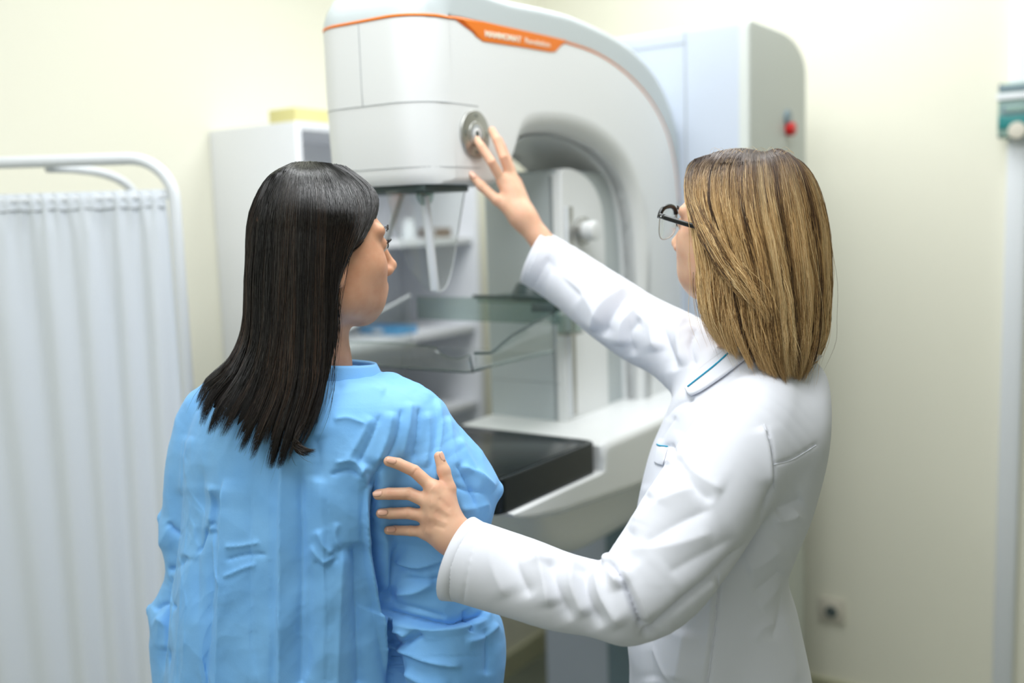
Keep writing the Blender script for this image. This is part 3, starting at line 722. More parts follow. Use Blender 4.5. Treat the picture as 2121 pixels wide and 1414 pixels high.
def worley(p):
    i = np.floor(p).astype(int); f = p-i; f1 = np.full(len(p), 9.)
    for dx in (-1, 0, 1):
        for dy in (-1, 0, 1):
            for dz in (-1, 0, 1):
                c = CEL[(i[:, 0]+dx) % 16, (i[:, 1]+dy) % 16, (i[:, 2]+dz) % 16]+np.array([dx, dy, dz])-f
                f1 = np.minimum(f1, (c*c).sum(1))
    return np.sqrt(f1)
def sculpt(V, Q, strokes, ymax=9):
    """folds: each stroke is (px points, width px, height m, kind); kind r = ridge, f = fold whose steep side is to the right of its direction"""
    N = vnorm(V, Q); px, py = proj(V); vd = V-CAM; vd /= np.linalg.norm(vd, axis=1)[:, None]
    face = np.clip(-(N*vd).sum(1)*2.2, 0, 1); face = face*(V[:, 1] < ymax); tot = np.zeros(len(V))
    for st in strokes:
        pts, w, h, kind = st[:4]; pts = catmull(pts, max(8, len(pts)*5)) if len(pts) > 2 else np.linspace(pts[0], pts[-1], 8)
        pts = np.asarray(pts, float); lo = pts.min(0)-w*3; hi = pts.max(0)+w*3
        m = np.where((px > lo[0]) & (px < hi[0]) & (py > lo[1]) & (py < hi[1]) & (face > 0))[0]
        if not len(m): continue
        q = np.stack([px[m], py[m]], 1); best = np.full(len(m), 1e9); sg = np.zeros(len(m)); tt = np.zeros(len(m)); k = len(pts)-1
        for i in range(k):
            a = pts[i]; d = pts[i+1]-a; L2 = d@d+1e-9; t = np.clip(((q-a)@d)/L2, 0, 1); r = q-a-t[:, None]*d; dist = np.hypot(r[:, 0], r[:, 1])
            c = d[0]*r[:, 1]-d[1]*r[:, 0]; u = dist < best; best[u] = dist[u]; sg[u] = np.sign(c[u]); tt[u] = (i+t[u])/k
        tap = np.clip(np.minimum(tt, 1-tt)*5, 0, 1); tap = tap*tap*(3-2*tap)
        if len(st) > 4: tap = np.clip(tt*7, 0, 1); tap = tap*tap*(3-2*tap)
        if kind == 'r': f = np.exp(-(best/w)**2)
        elif kind == 'w': f = np.exp(-(np.sqrt(best**2+2.5)-1.58)/w)
        elif kind == 'v': f = np.exp(-np.abs(best/w)*1.2)     # sharp crease
        else: f = np.where(sg < 0, np.exp(-(best/w)), np.exp(-(best/(w*.12+3.5))**2))
        tot[m] += h*f*tap
    return V+N*(tot*face)[:, None]
def lrows(rows, nz=60):
    """silhouette rows (py, left px, right px, centre depth, half depth, shear) -> loft arrays ascending in z"""
    R = catmull(np.array(rows, float), nz); o = []
    for py, l, r, Yc, hd, sh in R:
        c = P((l+r)/2, py, Yc); a = P(r, py, Yc)[0]-P(l, py, Yc)[0]; o.append((c[2], c[0], c[1], a/2, hd, sh))
    o = np.array(sorted(o)); return o.T
def surf_bvh(V, Q): return BVHTree.FromPolygons([tuple(v) for v in V], [tuple(map(int, q)) for q in Q])
def hit(bvh, px, py, off=0):
    d = ray(px, py); h = bvh.ray_cast(Vector(CAM), Vector(d), 9)
    if h[0] is None: return None
    n = h[1]; n = n if n.dot(Vector(d)) < 0 else -n
    return np.array(h[0]+n*off)
def trace(name, bvh, pts, r, m, parent, off=.0005, n=60):
    q = catmull(pts, n) if len(pts) > 2 else np.linspace(pts[0], pts[-1], n)
    L = [hit(bvh, a, b, off) for a, b in q]; L = [x for x in L if x is not None]
    return tubeo(name, np.array(L), r, m, parent, n=6)
def patch(name, bvh, top, bot, m, parent, off=.002, n=40, k=12, th=.0015):
    A = catmull(top, n); B = catmull(bot, n); V = []; last = None
    for j in range(k):
        for i in range(n):
            q = A[i]+(B[i]-A[i])*j/(k-1); h = hit(bvh, q[0], q[1], off)
            if h is None: h = last if last is not None else P(q[0], q[1], 1.4)
            last = h; V.append(h)
    Fc = [(j*n+i, j*n+i+1, (j+1)*n+i+1, (j+1)*n+i) for j in range(k-1) for i in range(n-1)]
    o = link(name, pym(V, Fc), m, parent); so = o.modifiers.new('s', 'SOLIDIFY'); so.thickness = th; so.offset = 0; return o
def merge(parts):
    V = []; Q = []; o = 0
    for v, q in parts: V.append(v); Q.append(q+o); o += len(v)
    return np.concatenate(V), np.concatenate(Q)
# ------------------------------------------------------------------ heads, hair and hands
class Head:
    def __init__(s, C, az, s_=1.0, tilt=0, roll=0):
        a = math.radians(az); f = np.array([math.sin(a), math.cos(a), 0]); r = np.array([math.cos(a), -math.sin(a), 0]); u = np.array([0, 0, 1.])
        t = math.radians(tilt); f, u = f*math.cos(t)+u*math.sin(t), u*math.cos(t)-f*math.sin(t)
        t = math.radians(roll); r, u = r*math.cos(t)+u*math.sin(t), u*math.cos(t)-r*math.sin(t)
        s.C = np.asarray(C); s.f, s.r, s.u, s.s = f, r, u, s_; s.R = np.stack([f, r, u])
    def w(s, f, r, u): return s.C+(s.f*f+s.r*r+s.u*u)*s.s
    def build(s, neck_to, h=.0016, rn=.050):
        C = s.C; G = Grid(C-np.array([.15, .15, .21]), C+np.array([.15, .15, .16]), h); k = s.s
        E = lambda c, rad, kk=.015, op='u', R=None: G.ell(s.w(*c), tuple(x*k for x in rad), s.R if R is None else R@s.R, kk, op)
        E((-.004, 0, .040), (.084, .068, .080)); E((.034, 0, .022), (.056, .058, .070), .02)
        E((.028, 0, -.036), (.054, .052, .050), .03); E((.061, 0, -.078), (.020, .022, .017), .028)
        for q in (-1, 1):
            E((.054, q*.038, -.012), (.028, .022, .026), .03)          # cheekbone
            E((.004, q*.046, -.044), (.032, .016, .032), .03)          # jaw angle
            E((.040, q*.032, -.058), (.036, .016, .020), .032)           # jaw line
            G.cone(s.w(.086, q*.008, .040), s.w(.076, q*.046, .040), .0065*k, .006*k, .016)   # brow
            E((.100, q*.031, .020), (.018, .016, .012), .010, 's')
            E((.0775, q*.031, .0205), (.0135, .0135, .0125), .002)      # eyeball bulge with lids
            E((.100, q*.0095, -.018), (.009, .0065, .006), .005)        # nostril wing
            Re = np.array([[math.cos(.35), 0, math.sin(.35)], [0, 1, 0], [-math.sin(.35), 0, math.cos(.35)]])
            E((-.008, q*.0745, .000), (.0165, .006, .031), .003, R=Re)  # ear
            E((-.004, q*.083, .002), (.009, .006, .018), .004, 's', R=Re)
            E((.000, q*.0745, -.026), (.008, .005, .009), .004)
        G.cone(s.w(.086, 0, .030), s.w(.108, 0, -.010), .0075*k, .0085*k, .010)
        E((.109, 0, -.011), (.0085, .0085, .0075), .006)
        E((.0885, 0, -.0395), (.0085, .018, .0050), .007); E((.0865, 0, -.0505), (.0085, .016, .0055), .007)
        E((.098, 0, -.0450), (.009, .018, .0008), .003, 's')
        E((.067, 0, -.043), (.021, .028, .026), .03)
        G.cone(s.w(-.035, 0, -.03), neck_to, rn, rn*1.12, .022)
        G.cone(s.w(-.012, 0, -.07), neck_to+s.f*.006, rn*.80, rn*.95, .018)
        return G.mesh(2)
def hairmat(name, cols, rough=.34, spec=.5, coat=0, root=None):
    """strand colour varies from hair to hair (attribute 'tone') and from root to tip (attribute 'along')"""
    m = bpy.data.materials.new(name); m.use_nodes = True; nt = m.node_tree; b = nt.nodes['Principled BSDF']
    a = nt.nodes.new('ShaderNodeAttribute'); a.attribute_name = 'tone'
    cr = nt.nodes.new('ShaderNodeValToRGB'); nt.links.new(a.outputs['Fac'], cr.inputs[0])
    el = cr.color_ramp.elements
    for i, (p, c) in enumerate(cols):
        e = el[i] if i < 2 else el.new(p)
        e.position = p; e.color = (*c, 1)
    out = cr.outputs[0]
    if root:
        a2 = nt.nodes.new('ShaderNodeAttribute'); a2.attribute_name = 'along'
        mr = nt.nodes.new('ShaderNodeMapRange'); mr.inputs['From Min'].default_value = root[1]; mr.inputs['From Max'].default_value = root[2]
        nt.links.new(a2.outputs['Fac'], mr.inputs['Value'])
        mx = nt.nodes.new('ShaderNodeMix'); mx.data_type = 'RGBA'; mx.inputs['A'].default_value = (*root[0], 1)
        nt.links.new(mr.outputs[0], mx.inputs['Factor']); nt.links.new(out, mx.inputs['B']); out = mx.outputs['Result']
    nt.links.new(out, b.inputs['Base Color']); b.inputs['Roughness'].default_value = rough; b.inputs['Specular IOR Level'].default_value = spec
    return m
def hair(name, guides, m, parent, n=9000, seg=26, rad=.00022, depth=.02, locks=70, clump=.6, lenvar=.12, fly=.02, seed=1, sub=1, jitter=.0006, inv=1.0, center=(0, 0, 0)):
    """guides: list of point lists [px,py,Y] ordered around the head, each resampled; strands are interpolated between them"""
    rg = np.random.default_rng(seed)
    G = np.array([catmull([P(*q) for q in g], seg) for g in guides]); ng = len(G)     # ng, seg, 3
    C0 = np.array(center, float)
    def at(u):                            # u array in 0..ng-1 -> (len,seg,3)
        i = np.minimum(u.astype(int), ng-2); f = (u-i)[:, None, None]; g = lambda j: G[np.clip(j, 0, ng-1)]
        p0, p1, p2, p3 = g(i-1), g(i), g(i+1), g(i+2)
        return .5*((2*p1)+(-p0+p2)*f+(2*p0-5*p1+4*p2-p3)*f*f+(-p0+3*p1-3*p2+p3)*f**3)
    u = rg.random(n)*(ng-1); lu = np.sort(rg.random(locks))*(ng-1)
    j = np.abs(u[:, None]-lu[None, :]+rg.normal(0, .05, (n, locks))).argmin(1)
    S = at(u); L = at(lu)[j]; t = np.linspace(0, 1, seg)[None, :, None]
    lockd = rg.random(locks)[j][:, None, None]            # each lock lies at its own depth
    cl = clump*np.clip((t-.25)/.75, 0, 1)**1.3*(.4+.6*rg.random(locks)[j][:, None, None])
    S = S*(1-cl)+L*cl
    inw = C0-S; inw[..., 2] = np.minimum(inw[..., 2]+.01, 0); inw /= np.linalg.norm(inw, axis=2, keepdims=True)+1e-9
    dep = (rg.random(n)**1.5)[:, None, None]*depth*(.25+.75*t)+lockd*depth*.35*np.clip(t*2.5, 0, 1)
    S = S+inw*dep*inv
    S = S+rg.normal(0, .0007, (n, 1, 3))*np.clip(1-t*8, 0, 1)
    # stray waviness
    ph = rg.random((n, 3))[:, None, :]*6.28; fr = (2+3*rg.random((n, 1)))[:, None, :]
    S = S+np.sin(t*fr*6.28+ph)*jitter*np.clip(t*3, .15, 1)*(1+2*t)
    lph = rg.random((locks, 3))[j][:, None, :]*6.28
    S = S+np.sin(t*5+lph)*jitter*5*np.clip(t-.3, 0, 1)
    fl = (rg.random(n) < fly)[:, None, None]; S = S+fl*(rg.normal(0, 1, (n, 1, 3))*t**2*.010+np.sin(t*7+ph)*.003*t)
    # variable length
    ln = 1-lenvar*rg.random(n)**1.5-lenvar*.8*(rg.random(locks)**2)[j]; tt = np.linspace(0, 1, seg)[None, :]*ln[:, None]*(seg-1)
    ii = np.minimum(tt.astype(int), seg-2); ff = (tt-ii)[..., None]; rr = np.arange(n)[:, None]
    S = S[rr, ii]*(1-ff)+S[rr, ii+1]*ff; al = tt/(seg-1)
    T = np.gradient(S, axis=1); T /= np.linalg.norm(T, axis=2, keepdims=True)+1e-12
    vd = S-CAM; A = np.cross(T, np.array([.3, .8, .52])[None, None, :]); A /= np.linalg.norm(A, axis=2, keepdims=True)+1e-9; B = np.cross(T, A)
    wr = rad*(.7+.6*rg.random(n))[:, None]*np.clip((1-np.linspace(0, 1, seg))*6, .12, 1)[None, :]
    V = np.stack([S+(A*math.cos(a)+B*math.sin(a))*wr[..., None] for a in (0, 2.094, 4.189)], 2)   # n,seg,3,3
    base = (np.arange(n)*seg*3)[:, None, None]; s_ = (np.arange(seg-1)*3)[None, :, None]; c = np.arange(3)[None, None, :]; c2 = (c+1) % 3
    Q = np.stack(np.broadcast_arrays(base+s_+c, base+s_+c2, base+s_+3+c2, base+s_+3+c), 3).reshape(-1, 4)
    me = fromnp(V.reshape(-1, 3), Q)
    tone = np.clip(.5+.22*rg.normal(0, 1, locks)[j]+.20*rg.normal(0, 1, n), 0, 1)
    at_ = me.attributes.new('tone', 'FLOAT', 'POINT'); at_.data.foreach_set('value', np.repeat(tone, seg*3).astype(np.float32))
    at_ = me.attributes.new('along', 'FLOAT', 'POINT'); at_.data.foreach_set('value', np.repeat((al+rg.normal(0, .035, n)[:, None]).ravel(), 3).astype(np.float32))
    o = link(name, me, m, parent)
    return o, G, C0
def hairbase(G, C0, depth, parts=1, tmax=.93, nu=90, sg=40, groove=.0015, freq=70):
    """solid understorey of the hair as one closed sheet lying under the strands"""
    ng, seg = G.shape[:2]; V = []; al = []
    for a in range(nu):
        u = (ng-1)*a/(nu-1); i = min(int(u), ng-2); f = u-i; g = lambda j: G[min(max(j, 0), ng-1)]
        c = .5*((2*g(i))+(-g(i-1)+g(i+1))*f+(2*g(i-1)-5*g(i)+4*g(i+1)-g(i+2))*f*f+(-g(i-1)+3*g(i)-3*g(i+1)+g(i+2))*f**3)
        tm = tmax-.06*abs(math.sin(a*1.7))-.04*abs(math.sin(a*.61))
        for b in range(sg):
            t = tm*b/(sg-1)*(seg-1); k = min(int(t), seg-2); p = c[k]*(1-t+k)+c[k+1]*(t-k)
            inw = np.array([C0[0]-p[0], C0[1]-p[1], min(0, C0[2]-p[2]+.01)]); inw /= np.linalg.norm(inw)+1e-9
            d = depth*min(1, .6+b/(sg-1)*4)+groove*math.sin(a*freq/nu*6.28)*min(1, b/10)
            if b > sg-6: d += 0
            V.append(p+inw*d); al.append(tm*b/(sg-1))
    Fc = [(a*sg+b, a*sg+b+1, (a+1)*sg+b+1, (a+1)*sg+b) for a in range(nu-1) for b in range(sg-1)]
    return np.array(V), Fc, al
def hairbaseo(name, G, C0, m, parent, **kw):
    m = m.copy(); m.node_tree.nodes['Principled BSDF'].inputs['Roughness'].default_value = .8; m.node_tree.nodes['Principled BSDF'].inputs['Specular IOR Level'].default_value = .1
    V, Fc, al = hairbase(G, C0, **kw); me = pym(V, Fc)
    at_ = me.attributes.new('tone', 'FLOAT', 'POINT'); at_.data.foreach_set('value', np.full(len(V), .12, np.float32))
    at_ = me.attributes.new('along', 'FLOAT', 'POINT'); at_.data.foreach_set('value', np.array(al, np.float32))
    o = link(name, me, m, parent); so = o.modifiers.new('s', 'SOLIDIFY'); so.thickness = .004; so.offset = 0; return o
def hand(wrist, forearm, mcps, fingers, thumb, rf, h=.0011, palm=.0125, palmdir=None, k=.006, wr=.026, wflat=None):
    """wrist, forearm: points; mcps: knuckles; fingers: joint lists from the knuckle; thumb: joints from its root"""
    allp = np.array([wrist, forearm]+list(mcps)+[p for f in fingers for p in f]+list(thumb))
    G = Grid(allp.min(0)-.035, allp.max(0)+.035, h)
    nmc = len(mcps)
    for i, mc in enumerate(mcps):
        w2 = wrist+(mc-wrist)*.0; side = (i-(nmc-1)/2)/(nmc-1)
        base = wrist+(mcps[i]-np.mean(mcps, 0))*.38
        G.cone(base, mc, palm*1.12, palm*.86, .012)
    for i in range(nmc-1):                                   # web of the palm
        G.cone((mcps[i]+mcps[i+1])/2*.92+wrist*.08, wrist, palm*.85, palm*1.1, .010)
    G.cone(wrist, forearm, wr*.92, wr*1.05, .018, flat=wflat)
    G.cone(thumb[0], thumb[1], palm*1.15, rf*1.15, .014)
    for a, b, r1, r2 in zip(thumb[1:-1], thumb[2:], (rf*1.16, rf*1.08), (rf*1.08, rf*.84)): G.cone(a, b, r1, r2, .004)
    for fi, f in enumerate(fingers):
        s_ = (1.0, 1.03, .98, .86)[fi % 4]; rs = [rf*1.12*s_, rf*1.03*s_, rf*.97*s_, rf*.86*s_]
        for j in range(len(f)-1): G.cone(f[j], f[j+1], rs[min(j, 3)], rs[min(j+1, 3)], .0012 if j else .007)
    V, Q = G.mesh(1); return V, Q
def nailo(tip, prev, nrm_, r, parent, m='nail'):
    d = nrm(tip-prev); n = nrm(nrm_-d*(nrm_@d)); b = np.cross(d, n); c = tip+n*r*.80-d*r*.20; V = []
    for i in range(7):
        for j in range(7):
            a = (i/6-.5)*1.9; l = (j/6-.5)*r*1.9; w_ = r*.86*(.55, .85, .97, 1, 1, .88, .55)[j]; V.append(c+b*math.sin(a)*w_*.8+n*(math.cos(a)-1)*r*.55+d*l+n*(-.10*r*(j/6)**2)+n*r*.26)
    Fc = [(i*7+j, i*7+j+1, i*7+j+8, i*7+j+7) for i in range(6) for j in range(6)]
    o = link('fingernail', pym(V, Fc), m, parent); so = o.modifiers.new('s', 'SOLIDIFY'); so.thickness = .0006; return o
Z3 = np.array([0, 0, 1.])
def lowerbody(cx, cy, az, ztorso, arms, h=.009):
    """torso core, legs and feet hidden in the clothes, down to the floor"""
    a = math.radians(az); f = np.array([math.sin(a), math.cos(a), 0]); r = np.array([math.cos(a), -math.sin(a), 0]); c = np.array([cx, cy, 0])
    G = Grid((cx-.5, cy-.42, -.02), (cx+.5, cy+.42, ztorso+.06), h)
    T = lambda ff, rr, z: c+f*ff+r*rr+Z3*z
    R = np.stack([f, r, Z3])
    G.ell(T(0, 0, ztorso-.15), (.075, .12, .16), R, .05); G.ell(T(0, 0, ztorso-.36), (.07, .105, .16), R, .05); G.ell(T(0, 0, .90), (.085, .125, .12), R, .05)
    for q in (-1, 1):
        G.cone(T(0, q*.085, .86), T(.01, q*.095, .47), .078, .052, .04); G.cone(T(.01, q*.095, .47), T(-.01, q*.10, .09), .050, .032, .03)
        G.ell(T(.05, q*.105, .035), (.115, .042, .036), R, .03)
    for ch in arms:
        for (p, q, ra, rb) in ch: G.cone(p, q, ra, rb, .02)
    return G.mesh(1)
# ================================================================== the patient
hdP = Head(P(660, 541, 1.400), 59, 1.0, 0)
shR = P(872, 860, 1.375); elR = P(925, 1330, 1.37); shL = P(432, 880, 1.44); elL = P(392, 1300, 1.44)
bodyV, bodyQ = merge([hdP.build(np.array([-.288, 1.405, 1.38])), lowerbody(-.300, 1.41, 18, 1.37, [
    [(shR+np.array([-.03, 0, -.01]), elR+np.array([0, .01, .02]), .040, .034), (elR+np.array([0, .01, .02]), elR+np.array([.01, .2, -.02]), .033, .024), (elR+np.array([.01, .2, -.02]), elR+np.array([.01, .29, -.02]), .026, .018)],
    [(shL+np.array([.03, 0, -.01]), elL, .040, .034), (elL, elL+np.array([.05, .2, .0]), .033, .024), (elL+np.array([.05, .2, 0]), elL+np.array([.06, .28, 0]), .026, .018)]])])
patient = link('person', fromnp(bodyV, bodyQ), 'skinP')
tag(patient, 'dark-haired person in a light blue gown, back to the viewer, facing the machine', 'person')
def face_parts(hd, body):
    for q in (-1, 1):
        me = bpy.data.meshes.new('m'); bm = bmesh.new(); bmesh.ops.create_uvsphere(bm, u_segments=24, v_segments=16, radius=.0122*hd.s); bm.to_mesh(me); bm.free()
        e = link('eye', me, 'eye', body); e.location = hd.w(.0792, q*.031, .0200)
        bm = bmesh.new(); cyl(bm, hd.w(.0898, q*.031, .020)-0, hd.w(.0918, q*.031, .020), .0055*hd.s, n=20); link('iris', bm2me(bm), 'iris', body)
        me_ = []
        for i in range(26):
            t = i/25; y = q*(.018+.027*t); p0 = hd.w(.0925-.010*abs(t-.45)**1.5*2, y, .0258-.006*abs(t-.4)); p1 = p0+(hd.f*.0055+hd.u*.0032+hd.r*q*(t-.4)*.007); pm = (p0+p1)/2-hd.u*.0012
            me_.append(tube([p0, pm, p1], [.0003, .00022, .00008], 4))
        link('eyelashes', pym(*join(me_)), 'lash', body)
        me_ = []
        for i in range(70):
            t = i/69; y = q*(.013+.036*t); p0 = hd.w(.0985-.018*t**1.8, y, .040+.005*math.sin(t*2.4)+random.uniform(-.0022, .0022)); d = hd.r*q*.006+hd.u*random.uniform(-.001, .0022)-hd.f*.003*t
            me_.append(tube([p0, p0+d*.6+hd.f*.0006, p0+d], [.00022, .0002, .0001], 4))
        link('eyebrow', pym(*join(me_)), 'lash', body)
    V = []
face_parts(hdP, patient)
# -- hair
HG = [
 [(612,341,1.430),(580,352,1.46),(545,380,1.475),(517,450,1.485),(511,560,1.485),(506,660,1.48),(480,735,1.46),(425,785,1.45),(404,832,1.44)],
 [(606,339,1.405),(575,350,1.41),(545,378,1.41),(514,450,1.410),(507,560,1.40),(502,680,1.39),(472,752,1.365),(425,800,1.345),(402,850,1.335)],
 [(610,338,1.400),(585,350,1.37),(560,385,1.355),(538,455,1.335),(528,570,1.33),(523,700,1.325),(495,780,1.305),(448,850,1.290),(425,905,1.283)],
 [(616,337,1.400),(600,350,1.36),(585,385,1.335),(572,455,1.312),(566,580,1.305),(562,700,1.30),(545,790,1.285),(505,880,1.272),(478,935,1.268)],
 [(624,336,1.402),(618,350,1.36),(612,385,1.325),(606,455,1.300),(602,580,1.295),(600,700,1.292),(592,800,1.280),(560,895,1.268),(540,965,1.264)],
 [(634,336,1.405),(636,350,1.36),(640,385,1.325),(642,455,1.300),(638,580,1.295),(636,700,1.292),(630,800,1.280),(600,900,1.266),(578,972,1.262)],
 [(648,336,1.410),(660,352,1.37),(672,390,1.335),(678,455,1.308),(672,580,1.302),(668,700,1.298),(660,790,1.286),(632,880,1.270),(606,940,1.264)],
 [(664,337,1.415),(686,356,1.385),(706,395,1.355),(712,455,1.330),(690,560,1.318),(685,680,1.312),(675,770,1.298),(658,855,1.276),(632,915,1.268)],
 [(682,339,1.425),(712,358,1.41),(742,395,1.385),(750,450,1.360),(726,520,1.335),(696,600,1.325),(691,700,1.320),(673,790,1.300),(655,870,1.280)],
 [(700,342,1.435),(735,362,1.425),(768,396,1.405),(770,445,1.380),(745,500,1.352),(701,545,1.334),(696,640,1.330),(693,700,1.335),(683,760,1.335)],
 [(715,346,1.447),(750,366,1.445),(784,402,1.432),(782,448,1.410),(755,500,1.368),(722,530,1.345),(699,600,1.340),(698,670,1.345),(693,740,1.352)],
]
hP = hairmat('hair_dark', [(0, s2l(12,10,9)), (.45, s2l(24,19,16)), (.85, s2l(46,36,27)), (1, s2l(66,50,38))], .22, .55, root=(s2l(13,12,11), .15, .6))
hairP, GP, CP = hair('hair', HG, hP, patient, n=15000, seg=26, rad=.00030, depth=.010, locks=60, clump=.80, lenvar=.15, fly=.012, seed=3, jitter=.0005, center=hdP.C)
hairbaseo('hair_underlayer', GP, CP, hP, hairP, depth=.0085)
FLK = [[(694,600,1.322),(692,700,1.315),(680,780,1.300),(650,850,1.280),(622,895,1.268),(618,918,1.264),(640,932,1.262),(655,934,1.262)],
       [(688,600,1.318),(684,700,1.312),(668,790,1.295),(636,860,1.275),(608,905,1.265),(606,926,1.262),(622,940,1.260),(640,944,1.260)]]
hair('hair_wisps', FLK, hP, hairP, n=260, seg=24, rad=.00026, depth=.003, locks=5, clump=.85, lenvar=.10, fly=.02, seed=8, jitter=.0005, center=hdP.C)
# -- gown
C0g = P(690, 1000, 1.4)
Gg = Grid((-.56, 1.20, .845), (.06, 1.64, 1.425), .0023)
rows = [(768,640,742,1.405,.060,0), (780,560,790,1.400,.075,-.1), (800,462,852,1.400,.090,-.18), (835,402,885,1.400,.105,-.22), (900,380,893,1.400,.116,-.2), (1000,374,868,1.400,.122,-.2),
        (1100,368,835,1.400,.125,-.18), (1250,352,830,1.400,.130,-.15), (1414,338,842,1.400,.137,-.15), (1600,325,860,1.40,.145,-.12), (1900,300,890,1.40,.155,-.1), (2500,280,900,1.40,.16,-.1)]
z, cx, cy, a, b, sh = lrows(rows); Gg.loft(z, cx, cy, a, b, sh, 2.25, .02)
def pch(G, L, n=22, k=.02, **kw): G.chain([P(q[0], q[1], q[2]) for q in L], [q[3] for q in L], k=k, n=n, **kw)
pch(Gg, [(800,822,1.385,.036), (855,868,1.375,.045), (866,900,1.375,.052), (879,940,1.375,.062), (904,1014,1.380,.081), (912,1085,1.382,.070), (902,1170,1.382,.068), (900,1240,1.380,.070)], k=.018)
pch(Gg, [(905,1250,1.385,.068), (925,1330,1.375,.081), (925,1420,1.372,.081), (920,1500,1.40,.075), (905,1480,1.50,.06), (895,1450,1.58,.05)], k=.006)
pch(Gg, [(470,822,1.425,.036), (428,870,1.440,.042), (412,990,1.445,.048), (404,1110,1.445,.046), (408,1195,1.445,.045), (385,1290,1.445,.050), (392,1400,1.445,.052), (400,1500,1.46,.052), (430,1520,1.56,.045)], k=.012)
Gg.cone(P(985, 1005, 1.378), P(1029, 1013, 1.380), .035, .004, .03); Gg.cone(P(360, 1085, 1.44), P(337, 1072, 1.44), .03, .004, .02); Gg.cone(P(350, 1270, 1.44), P(313, 1262, 1.44), .036, .004, .02)
Vg, Qg = Gg.mesh(3)
G2 = Grid((-.58, 1.15, .44), (.12, 1.68, .90), .008); G2.loft(z, cx, cy, a*.985, b*.985, sh, 2.25, .02)
Vg2, Qg2 = G2.mesh(2)
